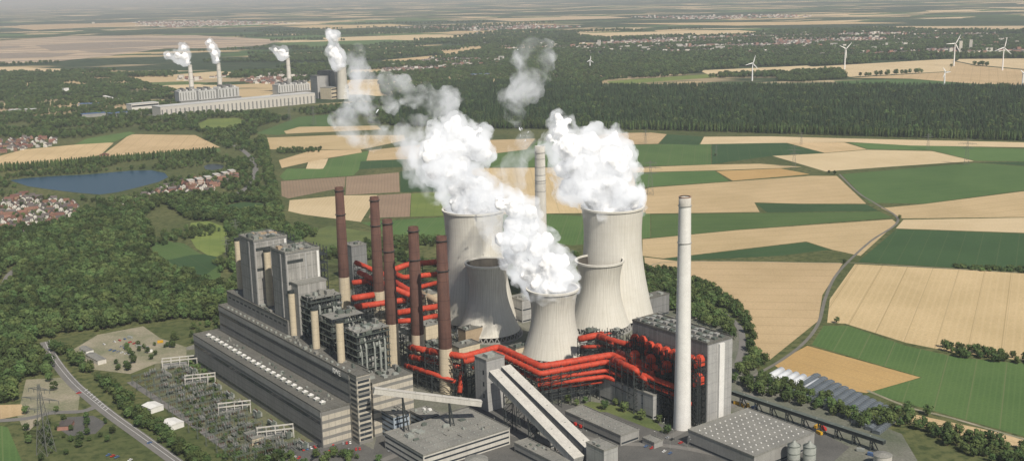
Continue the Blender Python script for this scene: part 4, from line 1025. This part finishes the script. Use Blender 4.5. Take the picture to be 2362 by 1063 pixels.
# ---------------------------------------------------------------- wind turbines
for (u,v,vh,ph) in ((1735,187,146,.3),(1948,162,113,.9),(2200,153,101,.5),(2178,197,167,1.5),(2312,163,110,.2),(2358,200,170,1.2),(1361,161,139,.1)):
    p=P(u,v); h=ZT(u,v,vh); R=h*.45; th=thing('wind_turbine','white three-bladed wind turbine in open fields','wind turbine',p,.35+random.uniform(-.3,.3),'white wind turbines')
    MB().lathe([(2.9,0),(2.4,h*.5),(1.7,h-.5)],16).obj('tower','blade',th,True)
    mb=MB(); mb.tube([(0,-3,h),(0,0,h),(0,5,h)],[1.6,2.2,1.4],10); mb.obj('nacelle','blade',th)
    MB().tube([(0,-4.8,h),(0,-3,h)],[.4,1.6],10).obj('hub','blade',th)
    for k in range(3):
        a=ph+k*2*math.pi/3; d_=Vector((math.sin(a),0,math.cos(a))); s_=Vector((math.cos(a),0,-math.sin(a))); c=Vector((0,-3.8,h))
        mb=MB(); q=[(1,1.,.7),(.2*R,2.6,.8),(.6*R,1.9,.5),(R,.8,.2)]; vs=[]
        for l,w_,t_ in q: vs+=[c+d_*l-s_*w_*.4+Vector((0,-t_,0)),c+d_*l+s_*w_+Vector((0,-t_*.5,0)),c+d_*l+s_*w_+Vector((0,t_*.5,0)),c+d_*l-s_*w_*.4+Vector((0,t_,0))]
        fs=[(i*4+j,i*4+(j+1)%4,i*4+4+(j+1)%4,i*4+4+j) for i in range(3) for j in range(4)]+[(12,13,14,15)]
        mb.add(vs,fs); mb.obj('blade','blade',th)
# ---------------------------------------------------------------- distant power station
def bfar(name,label,u1,v1,u2,v2,vt,depth,wall='conc',roof='roofl',st=0,cat='building'):
    a=P(u1,v1);b=P(u2,v2); h=ZT(u1,v1,vt); d=(b-a); w=d.length; rot=math.atan2(d.y,d.x); th=thing(name,label,cat,a,rot)
    MB().box(0,w,0,depth,0,h-.5).obj('wall',wall,th); MB().box(-.6,w+.6,-.6,depth+.6,h-.5,h).obj('roof',roof,th)
    if st: addwin(th,w,depth,h,st,'N',sill=h/st*.35,wh=h/st*.35)
    return th,w,h
th,w,h=bfar('turbine_hall','long pale distant turbine hall with ribbed facade',372,273,728,238,247,60,'plaster','stonewhite')
for k in range(38): mb=MB(); x_=3+k*(w-6)/37; mb.box(x_,x_+4,-1.2,-.02,2,h*.72); mb.obj('bay_window','cladd',th)
bfar('service_building','pale administration block of distant station',305,262,368,256,241,40,'plaster','stonewhite',2)
for (a,b,c,e,f) in ((415,243,455,240,212),(460,240,500,236,210),(505,236,553,231,205),(643,222,680,219,197),(682,218,716,215,195)):
    th,w,h=bfar('boiler_house','pale grey boiler house of distant station',a,b,c,e,f,50,'stonewhite','stonewhite')
    for k in range(5): mb=MB(); mb.box(w*(.08+.18*k),w*(.18+.18*k),5,40,h+.01,h+5+(k%2)*5); mb.obj('roof_equipment',('stonewhite','clad')[k%2],th)
    for k in range(6): mb=MB(); mb.box(w*(.05+.16*k),w*(.10+.16*k),-.8,-.02,h*.35,h*.9); mb.obj('louvre','clad',th)
    mb=MB(); mb.box(0,w,-12,-.9,0,h*.3); mb.obj('annex','clad',th)
bfar('boiler_house','tall grey boiler block of distant station',734,228,760,226,176,60,'cladl','roof'); bfar('boiler_house','tall grey boiler block of distant station',764,224,790,221,165,70,'clad','roof'); bfar('service_building','beige block below distant boiler house',765,230,806,224,203,50,'beige','roofl',3)
for (u,v,vt,r_) in ((445,236,150,9.5),(510,230,145,9.5),(669,216,134,9.5)):
    p=P(u,v); h=ZT(u,v,vt,u-4); th=thing('chimney','pale distant chimney with smoke','chimney',p,0,'distant station chimneys')
    MB().lathe([(r_,0),(r_*.86,h*.42)],24).obj('lower_shaft','concd',th,True); MB().lathe([(r_*.86+.05,h*.42),(r_*.7,h)],24).obj('upper_shaft','plaster',th,True)
    for z in (h*.6,h*.8,h*.97): mb=MB(); mb.lathe([(r_*.8,z),(r_*.86,z),(r_*.86,z+1.5),(r_*.7,z+1.5)],24); mb.obj('ring','conc',th)
p=P(791,228); h=ZT(791,228,155); th=thing('cooling_tower','distant pale cooling tower venting steam','cooling tower',p); MB().lathe([(17*(1+.25*(1-k/10)**2),h*k/10) for k in range(11)],32).obj('shell','ct2',th,True)
p=P(783,226);h=ZT(783,226,100); th=thing('chimney','distant grey chimney behind steam','chimney',p); MB().lathe([(9,0),(6,h)],20).obj('shaft','concd',th,True)
bfar('factory_shed','white silo building in woods',148,216,160,215,204,14,'white','conc')
th=thing('conveyor_ramp','white inclined conveyor in distance','conveyor',P(240,222)); a=P(240,222,14)-P(240,222); b=P(285,234,2)-P(240,222); MB().beam(a,b,9,5).obj('gallery','white',th)
for (a,b,c,e,f) in ((190,272,245,268,264),(255,270,300,266,262),(1090,180,1130,178,172),(20,262,80,260,254),(180,246,230,245,240)): bfar('factory_shed','long low blue-roofed industrial shed',a,b,c,e,f,30,'concd','blue' if a!=20 else 'stonewhite')
# ---------------------------------------------------------------- houses
def housemesh(i):
    w,d,h,rh=((9,11,5.5,3.5),(8,16,6,3.5),(10,10,4,4.2))[i%3]; a=MB(); a.box(-w/2,w/2,-d/2,d/2,0,h); a.add([(-w/2,-d/2,h),(w/2,-d/2,h),(0,-d/2,h+rh-.3)],[(0,1,2)]); a.add([(-w/2,d/2,h),(w/2,d/2,h),(0,d/2,h+rh-.3)],[(2,1,0)])
    b=MB(); W=w/2+.5;D2=d/2+.4
    b.add([(-W,-D2,h-.4),(-W,D2,h-.4),(0,-D2,h+rh),(0,D2,h+rh),(W,-D2,h-.4),(W,D2,h-.4)],[(0,2,3,1),(2,4,5,3)]); b.box(1,1.8,2,2.8,h,h+rh+.6)
    c=MB()
    for x in (-w*.28,w*.1):
        for z in (1.2,3.6 if h>5 else 1.2): c.box(x,x+1.3,-d/2-.05,-d/2+.01,z,z+1.3)
    for y in (-d*.3,d*.1):
        for s_ in (-1,1): c.box(min(s_*w/2,s_*(w/2+.05)),max(s_*w/2,s_*(w/2+.05)),y,y+1.4,1.2,2.6)
    wm=('plaster','brickw','plaster')[i%3]; rm=('tileD','tileR','tileD','tileD','tileD','tileR')[i%6]
    return a.mesh('wall',[wm]),b.mesh('roof',[rm]),c.mesh('window',['glass'])
HMS=[housemesh(i) for i in range(6)]
def village(pp,sp_,rot,label,mx):
    pts=rmroads(scatter(gp(pp),sp_,.25,excl=EX)); rng.shuffle(pts); pts=pts[:mx]
    for x,y in pts:
        i=random.randrange(6); th=thing('house',('brick house' if i%3==1 else 'white rendered house')+label,'house',(x,y,0),rot+random.choice((0,math.pi/2))+random.uniform(-.15,.15),'village houses')
        mk('wall',HMS[i][0],th); mk('roof',HMS[i][1],th); mk('window',HMS[i][2],th)
village([(-30,470),(60,450),(170,470),(185,490),(120,520),(60,545),(-30,550)],19,.3,' with pitched roof among trees',110)
village([(235,492),(300,462),(420,420),(480,415),(545,400),(550,412),(480,445),(400,460),(330,475),(260,497)],19,.55,' with pitched roof near the lake road',100)
village([(-30,330),(60,318),(135,322),(120,345),(20,360),(-30,362)],22,.2,' with pitched roof beyond grain fields',70)
for (u,v) in ((440,428),(460,424),(480,420),(500,414),(520,410),(535,405)):
    p=P(u,v); th=thing('apartment_block','red brick apartment block with flat roof','apartment building',p,.5,'apartment blocks'); MB().box(-6,6,-12,12,0,11).obj('wall','brickw',th); MB().box(-6.3,6.3,-12.3,12.3,11,11.6).obj('roof','conc',th)
    for k in range(3): MB().box(-5,5,-12.08,-11.99,1.5+k*3.4,3+k*3.4).obj('window_band','plaster',th)
    for k in range(3): MB().box(-6.08,-5.99,-11,11,1.5+k*3.4,3+k*3.4).obj('window_band','plaster',th)
def town(name,label,regs,sp_,sc):
    mb=MB(); r=random.Random(3)
    for pp,dens in regs:
        pts=scatter(gp(pp),sp_,.45,excl=FW_); k=rng.random(len(pts))<dens; pts=pts[k]
        for x,y in pts:
            w,d,h,rh=r.uniform(8,14)*sc,r.uniform(10,22)*sc,r.uniform(4,7)*sc**.5,3.5*sc**.5; a=r.uniform(-.3,.3)+r.choice((0,1.57)); c,s=math.cos(a),math.sin(a)
            if r.random()<.05: h*=2.6; rh=.5
            vs=[(-w/2,-d/2,0),(w/2,-d/2,0),(w/2,d/2,0),(-w/2,d/2,0),(-w/2,-d/2,h),(w/2,-d/2,h),(w/2,d/2,h),(-w/2,d/2,h),(0,-d/2,h+rh),(0,d/2,h+rh)]
            vs=[(x+p[0]*c-p[1]*s,y+p[0]*s+p[1]*c,p[2]) for p in vs]
            wm=r.choice((0,0,1)); mb.add(vs,[(0,1,5,8,4),(1,2,6,5),(2,3,7,9,6),(3,0,4,7)],wm); mb.add([vs[4],vs[5],vs[6],vs[7],vs[8],vs[9]],[(0,4,5,3),(4,1,2,5)],r.choice((2,3,3)))
    o=mb.obj(name,['plaster','brickw','tileR','tileD']); top(o,label,'town',kind='stuff')
town('village','dense rows of distant village houses',[([(872,172),(900,150),(1010,136),(1160,138),(1190,150),(1100,158),(1000,172),(890,186)],.85),([(540,190),(620,176),(740,165),(740,185),(640,196)],.5),([(400,190),(420,175),(520,170),(520,182)],.3)],20,1.1)
town('town','sprawling distant town of pale houses and red roofs',[([(1270,112),(1500,90),(1800,82),(2100,90),(2420,92),(2420,122),(2100,128),(1850,130),(1500,120),(1290,126)],.8),([(1600,85),(2000,70),(2300,74),(2300,92),(1900,90)],.5),([(1150,110),(1290,96),(1290,112),(1200,120)],.3),([(200,55),(500,48),(700,55),(400,64)],.25),([(900,65),(1200,58),(1350,63),(1100,72)],.3),([(1450,40),(1800,34),(1900,40),(1600,46)],.2)],36,1.5)
for (u,v,vt,w) in ((2212,120,95,9),(2235,118,92,9),(1378,112,93,8),(2042,112,99,7),(1480,118,108,20),(1650,118,107,26),(1915,110,100,20),(2230,118,110,30),(1150,142,130,14),(1140,147,136,14),(1560,112,102,16),(1880,104,95,10),(1700,100,93,12),(2010,118,108,14)):
    bfar('tower_block','pale high-rise block in the distant town',u,v,u+w*.8,v,vt,14,'plaster','conc')
# ---------------------------------------------------------------- vehicles
def car(paint,kind):
    th=thing('parked_car','%s parked passenger car'%kind,'car',(0,0,-900),0,'cars parked at the works'); mb=MB()
    pr=[(-2.1,.35),(-2.15,.8),(-1.7,.95),(2.0,.98),(2.2,.8),(2.15,.35)]; vs=[(x,-.85,z) for x,z in pr]+[(x,.85,z) for x,z in pr]; n=len(pr)
    mb.add(vs,[tuple(range(n)),tuple(range(n,2*n))[::-1]]+[(k,n+k,n+(k+1)%n,(k+1)%n) for k in range(n)])
    mb.add([(-.75,-.66,1.42),(1.2,-.66,1.42),(1.2,.66,1.42),(-.75,.66,1.42),(-.75,-.66,1.38),(1.2,-.66,1.38),(1.2,.66,1.38),(-.75,.66,1.38)],[(0,1,2,3),(0,4,5,1),(1,5,6,2),(2,6,7,3),(3,7,4,0)]); mb.obj('body',paint,th)
    mb=MB(); mb.add([(-1.25,-.78,.96),(1.75,-.78,.96),(1.75,.78,.96),(-1.25,.78,.96),(-.75,-.66,1.38),(1.2,-.66,1.38),(1.2,.66,1.38),(-.75,.66,1.38)],[(0,1,5,4),(1,2,6,5),(2,3,7,6),(3,0,4,7)]); mb.obj('window','glass',th)
    for x in (-1.35,1.4):
        for y in (-.8,.8): MB().tube([(x,y-.1,.33),(x,y+.1,.33)],.33,12).obj('wheel','rubber',th)
    return th
M['silver']=pm('silver_car_paint',(.45,.46,.48),None,.5,.3,metal=.3)
CARS=[car('white','white'),car('silver','silver'),car('blue','blue'),car('red2','red'),car('rubber','black')]
def cars(u0,v0,u1,v1,n,ang=None):
    a=Vector(G(u0,v0));b=Vector(G(u1,v1)); d=b-a
    for k in range(n):
        if random.random()<.2: continue
        p=a.lerp(b,k/max(1,n-1)); copytree(CARS[random.randrange(5)],(p.x,p.y,.18),(math.atan2(d.y,d.x)+math.pi/2) if ang is None else ang)
cars(745,1027,808,1022,9); cars(690,1040,735,1030,6); cars(760,1042,830,1036,9); cars(900,1040,960,1062,5); cars(1330,975,1400,1000,6); cars(1540,1010,1570,1022,4); cars(255,808,300,818,6); cars(280,800,330,812,7); cars(300,790,350,805,6); cars(250,1050,300,1062,6); cars(1240,985,1290,1000,4); cars(650,1052,720,1060,8); cars(240,795,300,780,6); cars(1490,1030,1560,1050,6)
cars(180,905,182,907,2); cars(340,1018,345,1022,2)
for c0 in CARS:
    for c in list(c0.children): bpy.data.objects.remove(c)
    bpy.data.objects.remove(c0)
def truck(u,v,rot,paint,label):
    th=thing('truck',label,'truck',P(u,v,.18),rot); mb=MB(); mb.box(-3.8,1.6,-1.2,1.2,.9,3.2); mb.obj('cargo_box',paint,th); mb=MB(); mb.box(1.8,3.8,-1.15,1.15,.6,2.7); mb.box(-3.8,1.8,-.5,.5,.6,.89); mb.obj('cab',paint,th); MB().box(3.75,3.85,-1,1,1.7,2.5).obj('window','glass',th)
    for x in (-2.8,-1.7,2.8):
        for y in (-1.05,1.05): MB().tube([(x,y-.15,.5),(x,y+.15,.5)],.5,12).obj('wheel','rubber',th)
truck(1333,980,ROT,'red2','red fire engine on the works road'); truck(1345,985,ROT,'red2','red lorry on the works road'); truck(1075,960,ROT,'white','white lorry beside office block')
for (u,v,c) in ((1700,932,'yellow'),(1712,936,'yellow'),(1725,938,'yellow'),(1740,942,'blue'),(1885,985,'yellow'),(1890,1000,'yellow'),(1900,990,'red2'),(2010,1050,'blue'),(1985,1040,'galv'),(320,800,'galv'),(345,812,'white'),(370,790,'yellow'),(300,780,'galv')):
    th=thing('container','%s steel shipping container in a yard'%{'galv':'grey','red2':'red'}.get(c,c),'container',P(u,v,.18),random.uniform(0,3),'shipping containers'); MB().box(-3,3,-1.2,1.2,.1,2.6).obj('body',c,th); mb=MB()
    for k in range(12): mb.box(-2.9+k*.5,-2.7+k*.5,-1.28,-1.2,.2,2.5)
    mb.box(3,3.06,-1.1,1.1,.2,2.5); mb.obj('rib',c,th)
for k in range(26):
    u=random.choice([1100,1300,1400,1500,1600,900])+random.uniform(-60,60); v=random.uniform(985,1040); p=P(u,v)
    th=thing('street_lamp','tall grey street lamp on the works road','street lamp',p,random.uniform(0,6),'street lamps on the works roads'); MB().tube([(0,0,0),(0,0,9.5),(1.2,0,10)],[.14,.09,.07],6).obj('pole','galv',th); MB().box(1.1,2,-.18,.18,9.9,10.1).obj('lamp_head','white',th)
# ---------------------------------------------------------------- steam
def steam_surface():
    m,nt,out=newmat('dense_white_steam'); b=nd(nt,'ShaderNodeBsdfPrincipled'); b.inputs['Base Color'].default_value=(.93,.93,.93,1); b.inputs['Roughness'].default_value=1; b.inputs['Specular IOR Level'].default_value=0
    nt.links.new(b.outputs[0],out.inputs[0]); return m
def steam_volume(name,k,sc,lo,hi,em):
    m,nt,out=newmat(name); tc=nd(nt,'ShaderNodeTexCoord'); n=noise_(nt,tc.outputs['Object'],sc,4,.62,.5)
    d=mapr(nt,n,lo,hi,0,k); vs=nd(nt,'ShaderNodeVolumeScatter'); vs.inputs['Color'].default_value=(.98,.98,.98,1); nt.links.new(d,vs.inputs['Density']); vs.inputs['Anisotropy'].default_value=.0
    e=nd(nt,'ShaderNodeEmission'); e.inputs[0].default_value=(.97,.985,1,1); nt.links.new(math_(nt,'MULTIPLY',d,em),e.inputs[1])  # emission makes the vapour glow in place of multiple scattering
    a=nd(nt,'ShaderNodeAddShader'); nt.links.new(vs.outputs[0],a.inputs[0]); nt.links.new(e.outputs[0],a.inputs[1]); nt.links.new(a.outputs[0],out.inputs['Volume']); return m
M['steam']=steam_surface(); M['wisp']=steam_volume('thin_glowing_steam',.055,.035,.43,.66,.45); M['shell']=steam_volume('soft_glowing_steam_edge',.13,.05,.40,.68,.52); M['shellfar']=steam_volume('soft_glowing_smoke_edge',.05,.02,.36,.6,.48)
def puffs(name,label,lst,y0,mat,vox,disp,seed,sub=9,fac=.86,parent=None,org=None):
    r=np.random.default_rng(seed); V=[];Fc=[];o=0
    org=org or D(lst[0][0],lst[0][1],y0)
    def addp(c,R):
        nonlocal o
        V.append(I2[0]*R+c); Fc.append(I2[1]+o); o+=len(I2[0])
    for (u,v,rp) in lst:
        y=y0+r.uniform(-.3,.3)*rp*y0/2560*1.2; c=np.array(D(u,v,y))-np.array(org); R=rp/2560*(y0*1.02)
        addp(c,R*fac)
        for k in range(sub):
            d=r.normal(size=3); d/=np.linalg.norm(d); addp(c+d*R*fac*.8,R*fac*r.uniform(.32,.5))
    V=np.concatenate(V);Fc=np.concatenate(Fc); me=bpy.data.meshes.new(name); me.from_pydata(V.tolist(),[],Fc.tolist()); me.materials.append(M[mat]); me.polygons.foreach_set('use_smooth',[True]*len(Fc))
    ob=mk(name,me,parent,label if not parent else None,(0,0,0) if parent else org)
    if not parent: ob['category']='steam plume'
    md=ob.modifiers.new('r','REMESH'); md.mode='VOXEL'; md.voxel_size=vox; md.use_smooth_shade=True
    for i,(sz,st) in enumerate(disp):
        t=bpy.data.textures.new('cl%d'%i,'CLOUDS'); t.noise_scale=sz; t.noise_depth=3; md=ob.modifiers.new('d%d'%i,'DISPLACE'); md.texture=t; md.strength=st; md.mid_level=.5; md.texture_coords='LOCAL'
    return ob,org
DSP=((24,13),(10,5),(4,1.5))
def plume(label,lst,y0,seed,vox=1.3,dsp=DSP,f1=.60,f2=1.08,shell='shell',sdsp=((22,18),(7,8)),sub=9):
    ob,org=puffs('steam_plume',label,lst,y0,'steam',vox,dsp,seed,sub,f1)
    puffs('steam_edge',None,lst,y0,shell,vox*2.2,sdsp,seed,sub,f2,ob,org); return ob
plume('dense billowing white steam above a large cooling tower',[(1413,468,60),(1372,458,40),(1452,455,34),(1405,420,66),(1348,430,50),(1312,432,32),(1345,380,58),(1408,370,58),(1440,402,36),(1305,390,34),(1310,340,46),(1360,332,42),(1408,332,36),(1418,312,22),(1435,355,28),(1292,300,30),(1272,318,18),(1288,272,20),(1310,282,14)],CTW[1][1],1)
plume('dense billowing white steam above a large cooling tower',[(1092,474,58),(1060,466,38),(1128,470,30),(1072,430,54),(1112,432,42),(1050,390,58),(1002,392,36),(992,350,42),(1040,342,58),(1090,332,48),(1045,302,40),(1080,312,36),(1108,350,32),(1108,300,18),(1003,312,22),(1050,282,18)],CTW[0][1],2)
plume('bright white steam from a short cooling tower',[(1275,655,48),(1240,648,38),(1302,640,30),(1270,612,52),(1215,622,42),(1302,602,28),(1188,592,34),(1240,572,42),(1198,560,38),(1262,555,24),(1160,550,24),(1180,522,36),(1222,522,32),(1220,492,32),(1182,472,36),(1155,470,28)],CTW[3][1],3,vox=1.2)
WD=((18,18),(6,8))
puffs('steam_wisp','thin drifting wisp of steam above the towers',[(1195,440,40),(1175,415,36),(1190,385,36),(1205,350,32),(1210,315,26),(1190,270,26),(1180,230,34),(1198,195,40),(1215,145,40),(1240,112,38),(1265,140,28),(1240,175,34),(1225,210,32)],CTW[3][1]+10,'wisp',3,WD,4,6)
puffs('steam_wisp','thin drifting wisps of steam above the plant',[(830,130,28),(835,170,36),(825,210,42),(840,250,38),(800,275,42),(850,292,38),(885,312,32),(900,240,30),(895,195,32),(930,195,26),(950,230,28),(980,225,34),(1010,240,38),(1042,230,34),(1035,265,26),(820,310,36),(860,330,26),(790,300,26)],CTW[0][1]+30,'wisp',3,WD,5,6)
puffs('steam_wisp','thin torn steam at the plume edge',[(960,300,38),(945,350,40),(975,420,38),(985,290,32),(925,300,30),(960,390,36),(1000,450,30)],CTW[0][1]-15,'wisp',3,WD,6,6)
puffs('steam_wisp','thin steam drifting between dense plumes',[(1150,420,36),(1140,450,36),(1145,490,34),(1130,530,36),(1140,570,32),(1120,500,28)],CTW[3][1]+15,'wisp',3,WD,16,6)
D2_=((40,22),(14,9))
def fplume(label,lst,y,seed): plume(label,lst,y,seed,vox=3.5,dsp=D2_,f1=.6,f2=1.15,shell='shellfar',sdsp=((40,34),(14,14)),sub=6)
fl='small white smoke plume from a distant chimney'
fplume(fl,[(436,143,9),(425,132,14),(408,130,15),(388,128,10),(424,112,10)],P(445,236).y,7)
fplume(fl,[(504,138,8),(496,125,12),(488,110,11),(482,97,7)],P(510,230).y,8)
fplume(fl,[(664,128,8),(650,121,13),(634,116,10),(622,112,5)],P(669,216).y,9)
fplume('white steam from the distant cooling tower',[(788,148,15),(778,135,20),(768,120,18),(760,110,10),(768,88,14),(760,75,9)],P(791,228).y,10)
# ---------------------------------------------------------------- haze
m,nt,out=newmat('atmospheric_haze'); vs=nd(nt,'ShaderNodeVolumeScatter'); vs.inputs['Color'].default_value=(.84,.92,1,1); vs.inputs['Density'].default_value=4.3e-5; vs.inputs['Anisotropy'].default_value=0
nt.links.new(vs.outputs[0],out.inputs['Volume'])
mb=MB(); mb.box(-55000,55000,-2500,85000,-30,1400); hz=mb.obj('sky',m); hz['kind']='structure'
# ---------------------------------------------------------------- light, world, camera
sd=Vector((.47,-.883,0)).normalized(); el=math.radians(46); sv=Vector((sd.x*math.cos(el),sd.y*math.cos(el),math.sin(el)))
ld=bpy.data.lights.new('sun','SUN'); ld.energy=5.0; ld.angle=math.radians(.5); ld.color=(1,.935,.83); lo=bpy.data.objects.new('sun',ld); COL.objects.link(lo); lo.rotation_euler=(-sv).to_track_quat('-Z','Y').to_euler()
W=bpy.data.worlds.new('World'); SC.world=W; W.use_nodes=True; nt=W.node_tree; bg=nt.nodes['Background']; sk=nt.nodes.new('ShaderNodeTexSky'); sk.sky_type='NISHITA'; sk.sun_disc=False; sk.sun_elevation=el; sk.sun_rotation=math.atan2(sd.x,sd.y); nt.links.new(sk.outputs[0],bg.inputs[0]); bg.inputs[1].default_value=.065
cd=bpy.data.cameras.new('camera'); cam=bpy.data.objects.new('camera',cd); COL.objects.link(cam)
R=XR*cr+DN*sr; Dn=XR*(-sr)+DN*cr; U=-Dn
cam.matrix_world=Matrix(((R.x,U.x,-FW.x,0),(R.y,U.y,-FW.y,0),(R.z,U.z,-FW.z,H),(0,0,0,1)))
cd.sensor_fit='HORIZONTAL'; cd.sensor_width=36; cd.lens=36*F/2362; cd.clip_start=1; cd.clip_end=200000
SC.camera=cam
SC.view_settings.view_transform='Standard'; SC.view_settings.look='None'; SC.view_settings.exposure=0
